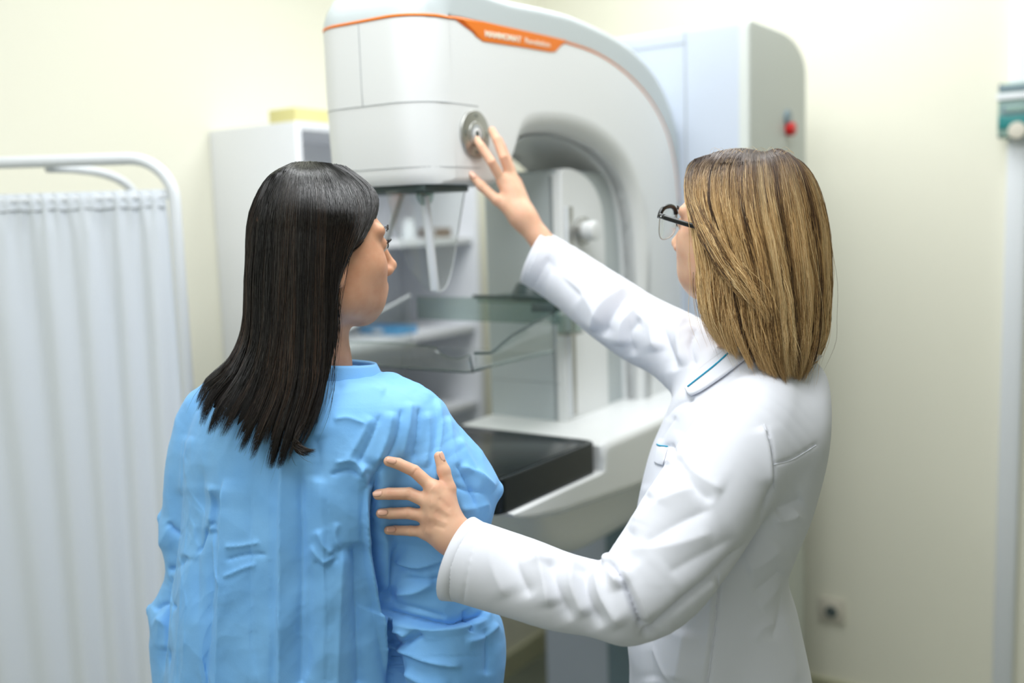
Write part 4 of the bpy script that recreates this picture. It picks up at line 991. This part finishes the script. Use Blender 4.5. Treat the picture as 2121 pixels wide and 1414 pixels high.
# wrinkles: long soft drapes, paper-like crumples, then the individual folds
N = vnorm(Vg, Qg)
low = np.clip((1.30-Vg[:, 2])/.25, 0, 1)
wz = np.stack([vnoise(Vg*7+c_) for c_ in (1, 11, 21)], 1)*.10
Vg = Vg+N*(.0075*(worley((Vg+wz)*np.array([15, 15, 3.6]))-.45)*low+.0046*(worley((Vg+wz)*np.array([17, 17, 12])+5)-.45)+.0013*(worley((Vg+wz*.5)*np.array([46, 46, 38])+9)-.45)*ridged(Vg*9+2))[:, None]
ST = [
 ([(905,822),(912,880),(905,960),(898,1010)], 14, .004, 'f'),
 # sleeve seam / deep line between torso and sleeve
 ([(782,975),(776,1060),(782,1140),(797,1230),(808,1320),(822,1414),(830,1500)], 12, -.026, 'v', 'full'),
 ([(800,955),(778,985),(768,1010)], 9, -.008, 'v'),
 ([(764,990),(760,1080),(765,1160),(780,1250),(797,1330),(812,1414)], 16, .013, 'f'),
 ([(795,1100),(800,1170),(806,1230)], 12, .007, 'r'), ([(815,1130),(812,1200),(812,1250)], 7, -.006, 'v'),
 # under-hand horizontal pleats
 ([(815,1160),(870,1175),(940,1150)], 11, .006, 'f'), ([(940,1150),(870,1178),(812,1170)], 9, -.004, 'v'),
 ([(812,1230),(860,1225),(900,1200)], 10, .006, 'r'), ([(815,1250),(870,1262),(930,1280)], 8, -.005, 'v'),
 ([(830,1195),(890,1200),(935,1190)], 7, -.004, 'v'),
 # ruffled lower sleeve edge
 ([(1020,1262),(985,1290),(930,1302),(870,1298),(800,1275)], 20, .012, 'f', 'full'),
 ([(800,1268),(870,1288),(930,1292),(1000,1275)], 10, -.014, 'v', 'full'),
 ([(792,1272),(830,1300),(850,1320)], 9, .010, 'r'), ([(792,1340),(840,1350),(900,1372),(960,1380)], 14, .008, 'f'), ([(792,1342),(850,1325),(880,1310)], 8, -.007, 'v'),
 ([(960,1265),(975,1290),(970,1310)], 7, -.008, 'v'), ([(1000,1300),(1010,1350),(1008,1400)], 10, -.005, 'v'), ([(830,1390),(880,1414),(930,1430)], 10, .006, 'r'),
 ([(1030,1290),(1000,1320),(960,1330)], 8, .006, 'r'),
 # upper right sleeve pleats fanning from the hand
 ([(925,860),(935,920),(950,990)], 10, .004, 'r'), ([(948,905),(975,960),(1010,1010)], 8, .004, 'r'), ([(940,960),(970,1000),(990,1060)], 7, -.005, 'v'),
 ([(1028,1012),(990,985),(950,965)], 7, .005, 'r'), ([(1015,1040),(985,1050),(950,1055)], 9, .004, 'r'), ([(930,1000),(965,1015),(1015,1020)], 6, -.003, 'v'),
 # shoulder blade gathers
 ([(850,830),(845,880),(830,950)], 8, .004, 'r'), ([(868,840),(865,900),(855,960)], 6, -.004, 'v'), ([(812,850),(800,910),(775,965)], 9, .005, 'r'), ([(832,845),(822,905),(800,955)], 6, -.004, 'v'),
 ([(770,860),(745,910),(715,960)], 9, .004, 'r'), ([(790,855),(765,915),(740,965)], 6, -.003, 'v'), ([(690,960),(735,955),(765,1000)], 7, .004, 'v'), ([(680,985),(730,975),(765,1010)], 6, -.004, 'v'),
 ([(760,960),(748,985),(765,1005)], 6, .006, 'r'), ([(885,850),(888,910),(880,970)], 7, .003, 'r'),
 # back panel: long drapes and the overlap edge
 ([(468,985),(462,1100),(458,1250),(450,1414),(447,1520)], 22, .012, 'f', 'full'),
 ([(440,1010),(430,1100),(424,1250),(415,1414),(410,1520)], 24, -.014, 'r', 'full'),
 ([(618,950),(622,1100),(622,1250),(620,1414)], 18, -.011, 'r', 'full'), ([(585,960),(582,1100),(580,1250),(578,1414)], 20, .007, 'f', 'full'),
 ([(660,960),(668,1100),(672,1250),(668,1414)], 16, .004, 'r'), ([(738,1120),(742,1250),(748,1414)], 20, -.012, 'r', 'full'), ([(712,1130),(702,1300),(698,1414)], 18, .008, 'r', 'full'),
 ([(520,1000),(515,1150),(520,1300),(530,1414)], 14, -.0035, 'r'), ([(640,1170),(640,1300),(632,1414)], 10, -.003, 'r'),
 ([(420,960),(405,1060),(395,1160),(398,1300)], 13, -.006, 'r'), ([(440,1000),(425,1060),(420,1110)], 8, .005, 'r'), ([(395,900),(385,960),(378,1030)], 9, .004, 'r'), ([(425,1105),(435,1180),(455,1215)], 9, .005, 'v'), ([(430,1080),(410,1110),(395,1150)], 7, -.004, 'v'),
 ([(345,1080),(360,1100),(375,1110)], 6, -.006, 'v'), ([(345,1180),(365,1175),(380,1150)], 8, -.008, 'v'), ([(318,1265),(340,1250),(365,1262)], 7, -.006, 'v'), ([(322,1275),(345,1300),(340,1350)], 10, .005, 'r'), ([(352,1190),(348,1270),(345,1400)], 7, -.007, 'v'),
 # small crumples in the middle of the back
 ([(468,1130),(500,1130),(540,1122)], 6, .0028, 'v'), ([(468,1160),(505,1150),(555,1148)], 6, -.0028, 'v'), ([(465,1195),(500,1178),(530,1168)], 6, .0028, 'v'), 
 ([(640,1130),(670,1160),(692,1148)], 12, .004, 'v'), ([(650,1160),(675,1172),(700,1152)], 9, -.003, 'v'), ([(655,1095),(670,1125),(690,1145)], 7, .004, 'r'), ([(700,1080),(695,1110),(705,1140)], 6, .003, 'v'), ([(690,870),(720,865),(760,880)], 8, .003, 'v'), ([(650,900),(660,950),(655,1000)], 12, -.004, 'r'),
 ([(800,790),(850,805),(900,822)], 8, .002, 'r'), ([(700,800),(760,800),(800,815)], 10, .003, 'r'),
]
ST = [(q[0], q[1]*(1.1 if q[3] == 'r' else .9), q[2]*(1.35 if abs(q[2]) < .008 else 1.1), 'w' if q[3] == 'r' else q[3])+tuple(q[4:]) for q in ST]
Vg = sculpt(Vg, Qg, ST, 1.5)
Vg = lap(Vg, Qg, 1, .4)
gV, gQ = merge([(Vg, Qg), (Vg2, Qg2)])
gown = link('gown', fromnp(gV, gQ), 'gown', patient)
bv = surf_bvh(Vg, Qg)
# collar band with stitched ruffle
def ring(cx, cy, z, a, b, tilt, tlt2, n=60):
    return [(cx+a*math.cos(t), cy+b*math.sin(t), z+tilt*math.sin(t)+tlt2*math.cos(t)) for t in np.linspace(0, 2*math.pi, n, endpoint=False)]
cR = P(700, 762, 1.40)
V = []; nn_ = 72
for j, (zz, gr) in enumerate(((-.030, .014), (-.012, .008), (.004, .001), (.008, -.001), (.004, -.0035), (-.012, .0))):
    V += ring(-.2535, 1.405, cR[2]+zz, .060+gr, .062+gr, -.004, -.004, nn_)
Fc = [(j*nn_+i, j*nn_+(i+1) % nn_, (j+1)*nn_+(i+1) % nn_, (j+1)*nn_+i) for j in range(5) for i in range(nn_)]
col_ = link('collar', pym(V, Fc), 'gown', gown)
# ================================================================== the doctor
hdD = Head(P(1537, 496, 1.425), -50, .96, 4)
handR_w = P(1100, 470, 1.742); handL_w = P(948, 1120, 1.262)
hs = 1
# left hand on the patient's sleeve
def fit(L, bvh, off):                   # finger joints lie on the sleeve: find the cloth under each joint
    o = []
    for q in L:
        h = hit(bvh, q[0], q[1]); d = ray(q[0], q[1]); o.append(h-d*(off*(q[2] if len(q) > 2 else 1)) if h is not None else P(q[0], q[1], 1.30))
    return o
FL = [[(900,1013,2.6),(858,975,2.6),(825,960,1.5),(805,955,1.0)], [(896,1043,2.6),(848,1022,2.5),(805,1022,1.4),(783,1024,1.0)],
      [(893,1071,2.6),(846,1062,2.5),(808,1063,1.4),(789,1063,1.0)], [(886,1101,2.4),(850,1099,2.2),(820,1098,1.3),(804,1098,1.0)]]
fing = [fit(f, bv, .0075) for f in FL]
ymn = min(p[1] for f in fing for p in f[:1])
mc = [f[0] for f in fing]
wr_ = P(938, 1108, np.mean([m_[1] for m_ in mc])-.006); fa_ = P(985, 1135, wr_[1]-.004)
th_ = [P(925, 1058, mc[0][1]+.004)]+fit([(930,1012,1.6),(919,975,1.2),(909,945,1.0)], bv, .0085)
vL, qL = hand(wr_, fa_, mc, fing, th_, .0079, palm=.0135, wr=.0245)
vL = sculpt(vL, qL, [([(890,1043),(900,1044)], 9, 0.0016*.55, 'r', 'full'), ([(887,1072),(897,1073)], 8, 0.0016*.55, 'r', 'full'), ([(880,1101),(890,1103)], 8, 0.0015*.55, 'r', 'full'), ([(894,1010),(904,1016)], 8, 0.0014*.55, 'r', 'full'),
   ([(900,1057),(930,1075)], 6, -0.0013*.55, 'r'), ([(896,1087),(925,1095)], 5, -0.0012*.55, 'r'), ([(906,1030),(935,1055)], 6, -0.0013*.55, 'r'), ([(905,1045),(935,1070)], 4, 0.0007*.55, 'r'), ([(900,1074),(930,1085)], 4, 0.0007*.55, 'r'),
   ([(847,1014),(848,1030)], 2, -.0006, 'r', 'full'), ([(843,1015),(844,1030)], 2, -.0006, 'r', 'full'), ([(846,1055),(847,1070)], 2, -.0006, 'r', 'full'), ([(842,1055),(843,1070)], 2, -.0006, 'r', 'full'), ([(864,970),(854,984)], 2, -.0006, 'r', 'full'), ([(850,1092),(851,1106)], 2, -.0005, 'r', 'full')])
# right hand pressing the dial
yb = 1.80
dW = l2w(*onY(985, 284)); Yd = dW[1]
FR = [[P(1043,378,Yd-.020), P(1018,336,Yd-.034), P(998,305,Yd-.022), P(987,289,Yd-.008)],
      [P(1060,372,Yd-.010), P(1043,326,Yd-.018), P(1029,290,Yd-.006), P(1019,270,Yd+.008)],
      [P(1066,378,Yd+.006), P(1052,335,Yd+.014), P(1040,305,Yd+.020), P(1034,290,Yd+.025)],
      [P(1068,388,Yd+.020), P(1060,352,Yd+.028), P(1052,330,Yd+.034), P(1048,318,Yd+.038)]]
thR = [P(1068,440,Yd-.030), P(1030,415,Yd-.030), P(997,385,Yd-.020), P(978,364,Yd-.014)]
wR = P(1084, 450, Yd-.030); fR = P(1140, 522, Yd-.045)
vR, qR = hand(wR, fR, [f[0] for f in FR], FR, thR, .0078, palm=.0135, wr=.0215)
shD = P(1548, 900, 1.335); elD = P(1318, 1255, 1.165); shE = P(1490, 775, 1.53); elE = P(1300, 672, 1.655)
bodyV, bodyQ = merge([hdD.build(np.array([.352, 1.43, 1.40]), rn=.047), (vL, qL), (vR, qR), lowerbody(.315, 1.41, -78, 1.325, [
    [(shD, elD+np.array([.01,.01,.01]), .038, .024), (elD+np.array([.01,.01,.01]), fa_, .024, .021)], [(shE, elE, .030, .022), (elE, fR, .022, .022)]])])
doctor = link('person', fromnp(bodyV, bodyQ), 'skinD')
tag(doctor, 'blonde person in glasses and a white lab coat, one hand raised to the machine', 'person')
face_parts(hdD, doctor)
for f, m_, in ((FL, fing),):
    for fg in m_:
        nailo(fg[-1], fg[-2], -ray(800, 1030)+UP*.25, .0070, doctor)
nailo(th_[-1], th_[-2], -ray(909, 945)*.5+RT*.6, .0070, doctor)
nailo(thR[-1], thR[-2], -ray(975, 362)+UP*.4, .0076, doctor)
# -- hair
DG = [
 [(1452,326,1.475),(1432,333,1.49),(1420,352,1.497),(1416,400,1.475),(1424,460,1.445),(1432,530,1.42),(1438,600,1.41),(1452,660,1.405),(1478,715,1.40)],
 [(1470,321,1.455),(1446,328,1.455),(1424,352,1.455),(1420,405,1.425),(1436,470,1.395),(1450,545,1.375),(1458,610,1.365),(1470,670,1.362),(1500,728,1.36)],
 [(1490,314,1.440),(1466,326,1.425),(1446,355,1.410),(1444,415,1.380),(1470,490,1.350),(1492,565,1.338),(1500,630,1.330),(1512,690,1.321),(1545,762,1.311)],
 [(1512,310,1.430),(1494,326,1.400),(1480,360,1.375),(1482,425,1.345),(1505,500,1.325),(1528,580,1.315),(1540,650,1.310),(1552,710,1.304),(1580,776,1.298)],
 [(1536,308,1.425),(1525,326,1.390),(1518,365,1.355),(1524,440,1.325),(1545,520,1.308),(1565,600,1.300),(1578,670,1.297),(1590,730,1.294),(1612,786,1.292)],
 [(1560,311,1.422),(1556,326,1.385),(1556,368,1.345),(1566,445,1.315),(1585,525,1.300),(1602,610,1.292),(1612,680,1.290),(1620,740,1.289),(1634,793,1.288)],
 [(1584,315,1.422),(1590,326,1.385),(1598,370,1.350),(1610,445,1.322),(1626,530,1.308),(1640,620,1.302),(1645,690,1.300),(1646,745,1.298),(1648,796,1.296)],
 [(1602,310,1.425),(1622,323,1.395),(1638,370,1.365),(1652,445,1.345),(1664,530,1.332),(1674,620,1.326),(1674,690,1.323),(1668,745,1.318),(1658,792,1.314)],
 [(1616,310,1.430),(1646,326,1.410),(1668,370,1.390),(1688,445,1.375),(1698,530,1.366),(1703,620,1.360),(1698,690,1.353),(1686,745,1.342),(1668,785,1.334)],
 [(1620,315,1.440),(1656,332,1.43),(1688,372,1.42),(1711,445,1.418),(1722,535,1.415),(1722,625,1.408),(1714,695,1.40),(1690,745,1.39),(1662,784,1.385)],
 [(1622,316,1.455),(1660,334,1.46),(1690,374,1.465),(1712,448,1.47),(1721,540,1.465),(1718,630,1.455),(1708,700,1.44),(1684,748,1.425),(1658,778,1.41)],
]
hD = hairmat('hair_blond', [(0, s2l(66,46,28)), (.26, s2l(132,98,58)), (.55, s2l(202,162,106)), (1, s2l(238,208,156))], .38, .45, root=(s2l(66,48,36), .12, .42))
hairD, GD, CD = hair('hair', DG, hD, doctor, n=15000, seg=26, rad=.00031, depth=.021, locks=62, clump=.82, lenvar=.09, fly=.03, seed=9, jitter=.0009, center=hdD.C)
hairbaseo('hair_underlayer', GD, CD, hD, hairD, depth=.0165, groove=.003, freq=60)
# swept front locks crossing backwards over the side
DS = [[(1440,330,1.455),(1420,365,1.445),(1424,420,1.41),(1450,490,1.37),(1490,560,1.338),(1530,605,1.318),(1560,640,1.308)],
      [(1455,326,1.44),(1436,362,1.425),(1444,425,1.385),(1478,500,1.342),(1522,570,1.314),(1560,615,1.302),(1590,655,1.295)],
      [(1470,322,1.43),(1458,362,1.405),(1470,430,1.36),(1505,510,1.325),(1548,580,1.303),(1580,625,1.295),(1600,665,1.292)]]
hair('swept_locks', DS, hD, hairD, n=2200, seg=24, rad=.00030, depth=.004, locks=16, clump=.7, lenvar=.18, fly=.03, seed=5, jitter=.0012, center=hdD.C)
# loose arcs of hair standing off the crown
V = []
for i in range(34):
    x = random.uniform(1470, 1650); y = 318-random.uniform(0, 4); a_ = random.uniform(-14, 14); h_ = random.uniform(3, 12); Y_ = random.uniform(1.38, 1.44)
    V.append(tube(catmull([P(x, y+4, Y_), P(x+a_*.3, y-h_*.7, Y_), P(x+a_, y-h_, Y_-.005), P(x+a_*2, y-h_*.4+3, Y_-.02)], 9), .00012, 3))
fly = link('flyaway_hair', pym(*join(V)), hD, hairD)
for nm, v_ in (('tone', .75), ('along', .6)):
    at_ = fly.data.attributes.new(nm, 'FLOAT', 'POINT'); at_.data.foreach_set('value', np.full(len(fly.data.vertices), v_, np.float32))
# -- lab coat
Gc = Grid((-.125, 1.09, .845), (.50, 1.86, 1.60), .0029)
rows = [(712,1500,1632,1.425,.055,0), (735,1478,1668,1.42,.085,0), (770,1440,1700,1.425,.100,0), (820,1405,1706,1.42,.138,0), (880,1380,1700,1.415,.165,0), (950,1350,1690,1.415,.168,0),
        (1050,1326,1665,1.412,.160,0), (1120,1318,1637,1.41,.150,0), (1180,1318,1621,1.405,.142,0), (1250,1308,1640,1.405,.150,0), (1330,1302,1656,1.405,.160,0), (1414,1308,1671,1.405,.170,0),
        (1600,1300,1700,1.405,.18,0), (1900,1290,1730,1.41,.19,0), (2500,1280,1760,1.41,.20,0)]
z, cx, cy, a, b, sh = lrows(rows, 80); Gc.loft(z, cx, cy, a, b, sh, 2.2, .02)
# near sleeve, cut clean at the cuff
cA_, cB_ = P(975, 1072, 1.262), P(924, 1241, 1.262); ax_ = nrm(P(948, 1157, 1.262)-P(1040, 1185, 1.235)); up_c = nrm(cA_-cB_); pn = nrm(np.cross(np.cross(up_c, ax_), up_c)); pn = pn if pn@ax_ > 0 else -pn
cc_ = (cA_+cB_)/2
pch(Gc, [(1590,835,1.335,.050), (1560,885,1.305,.066), (1515,960,1.270,.071), (1462,1045,1.235,.069), (1405,1130,1.205,.067), (1350,1205,1.180,.063), (1300,1248,1.165,.051)], k=.022, n=26)
pch(Gc, [(1325,1230,1.170,.056), (1285,1252,1.163,.0455), (1225,1238,1.178,.0455), (1150,1222,1.200,.0490), (1060,1190,1.232,.0525), (950,1156,1.266,.0540), (880,1132,1.288,.055)], k=.006, n=26,
    planes=[(cc_-pn*.010, pn)])
# far raised sleeve
Yc_ = wR[1]
dA, dB = P(1131, 478, Yc_+.0), P(1080, 586, Yc_); ax2 = nrm(P(1100, 525, Yc_)-P(1180, 575, Yc_-.02)); upc = nrm(dA-dB); pn2 = nrm(np.cross(np.cross(upc, ax2), upc)); pn2 = pn2 if pn2@ax2 > 0 else -pn2
cc2 = (dA+dB)/2
pch(Gc, [(1060,505,Yc_+.01,.050), (1105,531,Yc_,.0505), (1180,578,Yc_-.02,.0530), (1262,638,1.675,.0560), (1325,680,1.63,.0570), (1395,716,1.58,.058), (1470,768,1.52,.066), (1530,810,1.46,.07)], k=.02, n=30,
    planes=[(cc2-pn2*.010, pn2)])
Vc, Qc = Gc.mesh(3)
G2 = Grid((.10, 1.15, .44), (.62, 1.66, .90), .008); G2.loft(z, cx, cy, a*.985, b*.985, sh, 2.2, .02); Vc2, Qc2 = G2.mesh(2)
N = vnorm(Vc, Qc)
Vc = Vc+N*(.0024*(vnoise(Vc*np.array([12, 12, 8])+5)-.5)+.0006*(ridged(Vc*np.array([20, 20, 16]), 1.2)-.4))[:, None]
SD = [
 # elbow crease of the near sleeve
 ([(1262,1165),(1285,1195),(1310,1250),(1330,1300)], 9, -.016, 'v', 'full'), ([(1290,1170),(1320,1230),(1345,1290)], 16, .007, 'r'), ([(1255,1145),(1262,1168),(1290,1220)], 10, .008, 'r'),
 ([(1230,1175),(1245,1230),(1290,1300)], 13, .007, 'r'), ([(1215,1165),(1215,1230),(1250,1300)], 11, -.006, 'r'), ([(1190,1150),(1185,1210),(1215,1280)], 13, .006, 'r'), ([(1140,1155),(1150,1210),(1185,1290)], 13, -.006, 'r'),
 ([(1110,1140),(1125,1190),(1140,1260)], 13, .006, 'r'), ([(1060,1110),(1070,1170),(1100,1240)], 12, -.004, 'r'), ([(1020,1110),(1020,1170),(1050,1240)], 14, .003, 'r'),
 ([(995,1082),(972,1165),(958,1248)], 3, -.0018, 'v', 'full'),
 # upper arm
 ([(1310,1110),(1360,1050),(1440,1010)], 20, .007, 'r'), ([(1330,1130),(1400,1085),(1480,1050)], 16, -.005, 'r'), ([(1350,1040),(1380,990),(1410,960)], 14, .006, 'r'), ([(1300,1140),(1390,1130),(1480,1100)], 20, .004, 'r'), ([(1380,1190),(1450,1150),(1530,1110)], 18, -.003, 'r'),
 ([(1410,930),(1440,980),(1500,1020)], 14, .005, 'r'), ([(1400,950),(1430,1000),(1480,1040)], 10, -.004, 'r'),
 # line between sleeve and body
 ([(1585,878),(1600,940),(1603,1010),(1590,1060)], 4, -.005, 'v', 'full'), ([(1578,880),(1592,940),(1595,1010)], 9, .004, 'r'),
 ([(1602,1000),(1570,1100),(1490,1185),(1400,1260),(1340,1318)], 10, -.012, 'v', 'full'),
 ([(1360,925),(1395,925),(1400,960),(1390,990)], 7, -.006, 'v'), ([(1375,870),(1400,840),(1440,822)], 8, -.005, 'v'), ([(1420,900),(1400,935),(1392,970)], 10, .005, 'r'),
 # back body
 ([(1603,960),(1640,950),(1690,920)], 3, -.0022, 'v', 'full'), ([(1605,1060),(1640,1045),(1665,1035)], 10, -.005, 'r'), ([(1600,1080),(1640,1072),(1655,1060)], 9, .004, 'r'), ([(1545,1180),(1580,1165),(1620,1130)], 16, .004, 'r'), ([(1560,1230),(1590,1205),(1620,1180)], 10, -.003, 'r'), ([(1570,1260),(1600,1230),(1625,1195)], 9, .003, 'r'),
 ([(1490,1185),(1482,1290),(1466,1414),(1462,1500)], 3.5, -.004, 'v', 'full'), ([(1478,1190),(1470,1290),(1455,1414)], 10, .003, 'r'),
 ([(1340,1330),(1380,1400),(1420,1430)], 5, .002, 'r'), ([(1420,1300),(1410,1360),(1400,1414)], 22, .006, 'r'), ([(1350,1300),(1345,1360),(1350,1414)], 16, -.005, 'r'),
 ([(1625,1180),(1618,1260),(1600,1330)], 8, -.003, 'r'), ([(1560,1330),(1580,1300),(1610,1290)], 8, .002, 'r'), ([(1620,1270),(1640,1330),(1650,1414)], 8, .002, 'r'),
 # front
 ([(1335,1000),(1332,1050),(1322,1090)], 8, .003, 'r'), ([(1400,860),(1380,890),(1365,915)], 7, -.004, 'v'),
 # raised sleeve
 ([(1250,700),(1262,660),(1300,610),(1330,600)], 10, -.008, 'r'), ([(1285,720),(1290,670),(1330,630)], 12, .007, 'r'), ([(1312,740),(1305,690),(1330,660)], 8, -.006, 'r'), ([(1225,690),(1250,630),(1300,590)], 12, .006, 'r'),
 ([(1385,640),(1370,670),(1385,720),(1400,770)], 9, -.008, 'r'), ([(1360,620),(1350,670),(1360,730)], 12, .006, 'r'), ([(1420,655),(1405,690),(1415,760)], 12, .006, 'r'), ([(1440,680),(1430,720),(1440,760)], 7, -.005, 'v'), ([(1140,560),(1200,600),(1260,690)], 16, .003, 'r'),
 ([(1150,492),(1135,540),(1102,598)], 3, -.0016, 'v', 'full'), ([(1130,530),(1170,580),(1210,620)], 12, -.003, 'r'),
]
SD = [(q[0], q[1]*(1.25 if abs(q[2]) > .0025 and q[3] == 'r' else .9), q[2]*((1.6 if q[0][0][0] < 1270 or q[0][0][1] < 720 else 1.15) if abs(q[2]) > .0025 and abs(q[2]) < .012 else 1.05))+('w' if q[3] == 'r' else q[3],)+tuple(q[4:]) for q in SD]
Vc = sculpt(Vc, Qc, SD)
Vc = lap(Vc, Qc, 1, .4)
gV, gQ = merge([(Vc, Qc), (Vc2, Qc2)])
coat = link('lab_coat', fromnp(gV, gQ), 'coat', doctor)
bc = surf_bvh(Vc, Qc)
# separate turned cuffs with a clean open edge
def cuff(a, b, n_, rd, back, r2):
    c = (a+b)/2; u = (a-b)/2; hl = np.linalg.norm(u); u = u/hl; d = nrm(np.cross(u, n_)); V = []; nn = 56
    for t, g in ((0, 0), (.5, 0), (1, 0)):
        cc = c+(back-c)*t
        for q in range(nn):
            an = 2*math.pi*q/nn; V.append(cc+u*math.cos(an)*(hl*(1-t)+r2*t+g)+d*math.sin(an)*(rd*(1-t)+r2*t+g))
    Fc = [(j*nn+q, j*nn+(q+1) % nn, (j+1)*nn+(q+1) % nn, (j+1)*nn+q) for j in range(2) for q in range(nn)]
    o = link('cuff', pym(V, Fc), 'coat', coat, ang=40); so = o.modifiers.new('s', 'SOLIDIFY'); so.thickness = .0016; so.offset = 0; return o
cuff(cA_, cB_, pn, .051, P(978, 1166, 1.257), .0525)
cuff(dA, dB, pn2, .048, P(1122, 542, Yc_-.004), .0495)
# collar: stand around the neck and the folded flap
V = []; cN = P(1566, 722, 1.42)
for j, (zz, gr) in enumerate(((-.030, .020), (-.012, .010), (.010, .003), (.016, .001), (.012, .006), (-.004, .016), (-.022, .030), (-.024, .028), (-.006, .013))):
    V += ring(.355, 1.42, cN[2]+zz, .056+gr, .064+gr, -.004, .012, nn_)
Fc = [(j*nn_+i, j*nn_+(i+1) % nn_, (j+1)*nn_+(i+1) % nn_, (j+1)*nn_+i) for j in range(8) for i in range(nn_)]
collar = link('collar', pym(V, Fc), 'coat', coat)
flap = patch('lapel', bc, [(1436,792),(1458,765),(1488,742),(1516,722)], [(1424,808),(1440,820),(1490,790),(1545,748)], 'coat', coat, off=.0045, th=.003)
pts = [hit(bc, *q, .0072) for q in catmull([(1432,806),(1462,782),(1495,755),(1520,732)], 40)]
pts = [p for p in pts if p is not None]
tubeo('collar_piping', np.array(pts), .0011, 'piping', flap, n=6)
pk = patch('chest_pocket', bc, [(1362,922),(1372,925),(1384,927)], [(1357,958),(1364,962),(1374,964)], 'coat', coat, off=.0012, th=.0010)
trace('pocket_piping', bc, [(1363,921),(1373,925),(1384,927)], .0010, 'piping', pk, off=.0022, n=8)
for pth in ([(1603,962),(1640,952),(1690,922)], [(1490,1185),(1482,1290),(1466,1414),(1462,1470)], [(1583,878),(1600,940),(1603,1010)]):
    trace('stitched_seam', bc, pth, .0007, 'coat', coat, off=.0003)
# -- eyeglasses
gl = empty('eyeglasses'); gl.parent = doctor; tag(gl, None)
def gp(f, r, u): return hdD.w(f-.011, r, .021+(u-.017)*1.15-.10*(abs(r)-.02))
for q in (-1, 1):
    ring_ = []; top = []; bot = []
    for t in np.linspace(0, 2*math.pi, 40, endpoint=False):
        c, s__ = math.cos(t), math.sin(t); r_ = .033+.0255*(abs(c)**.75)*np.sign(c); u_ = .017+.0205*(abs(s__)**.8)*np.sign(s__)-(.002*c if s__ < 0 else 0)
        ring_.append((q*r_, u_))
    lensV = [gp(.120-.30*(r_*q-.03)**2*4, r_, u_) for r_, u_ in ring_]; cen = gp(.121, q*.033, .017)
    Vv = [cen]+lensV; lo_ = link('lens', pym(Vv, [(0, 1+i, 1+(i+1) % 40) for i in range(40)]), 'lens', gl); so_ = lo_.modifiers.new('s', 'SOLIDIFY'); so_.thickness = .0016
    tubeo('lens_rim', np.array(lensV), .0007, 'metal', gl, n=8, closed=True)
    topi = [p for (p, (r_, u_)) in sorted(zip(lensV, ring_), key=lambda z_: z_[1][0]*q) if u_ > .024]
    order = sorted([(r_*q, u_) for r_, u_ in ring_ if u_ > .022])
    tp = [gp(.121-.30*(a_-.03)**2*4, q*a_, b_+.0015) for a_, b_ in order]; tubeo('brow_bar', catmull(tp, 30), .0034, 'frame', gl, n=10)
    hx = gp(.112, q*.0625, .030)
    tubeo('hinge', np.array([gp(.119, q*.056, .030), gp(.116, q*.0625, .030), gp(.106, q*.066, .029)]), .0036, 'frame', gl, n=10)
    tubeo('temple', catmull([gp(.108, q*.066, .029), gp(.06, q*.074, .022), gp(.01, q*.079, .016), gp(-.012, q*.078, .004), gp(-.024, q*.076, -.020)], 30), [.0036]*16+[.0024]*14, 'frame', gl, n=10)
    me = bpy.data.meshes.new('m'); bm = bmesh.new(); bmesh.ops.create_uvsphere(bm, u_segments=10, v_segments=8, radius=.0014); bm.to_mesh(me); bm.free(); rv = link('rivet', me, 'chrome', gl); rv.location = gp(.110, q*.0692, .0295)
    tubeo('nose_pad', np.array([gp(.112, q*.009, .014), gp(.108, q*.0115, .006)]), .0022, 'lens', gl, n=8)
tubeo('bridge', catmull([gp(.119, -.010, .024), gp(.124, 0, .028), gp(.119, .010, .024)], 12), .0016, 'metal', gl, n=8)
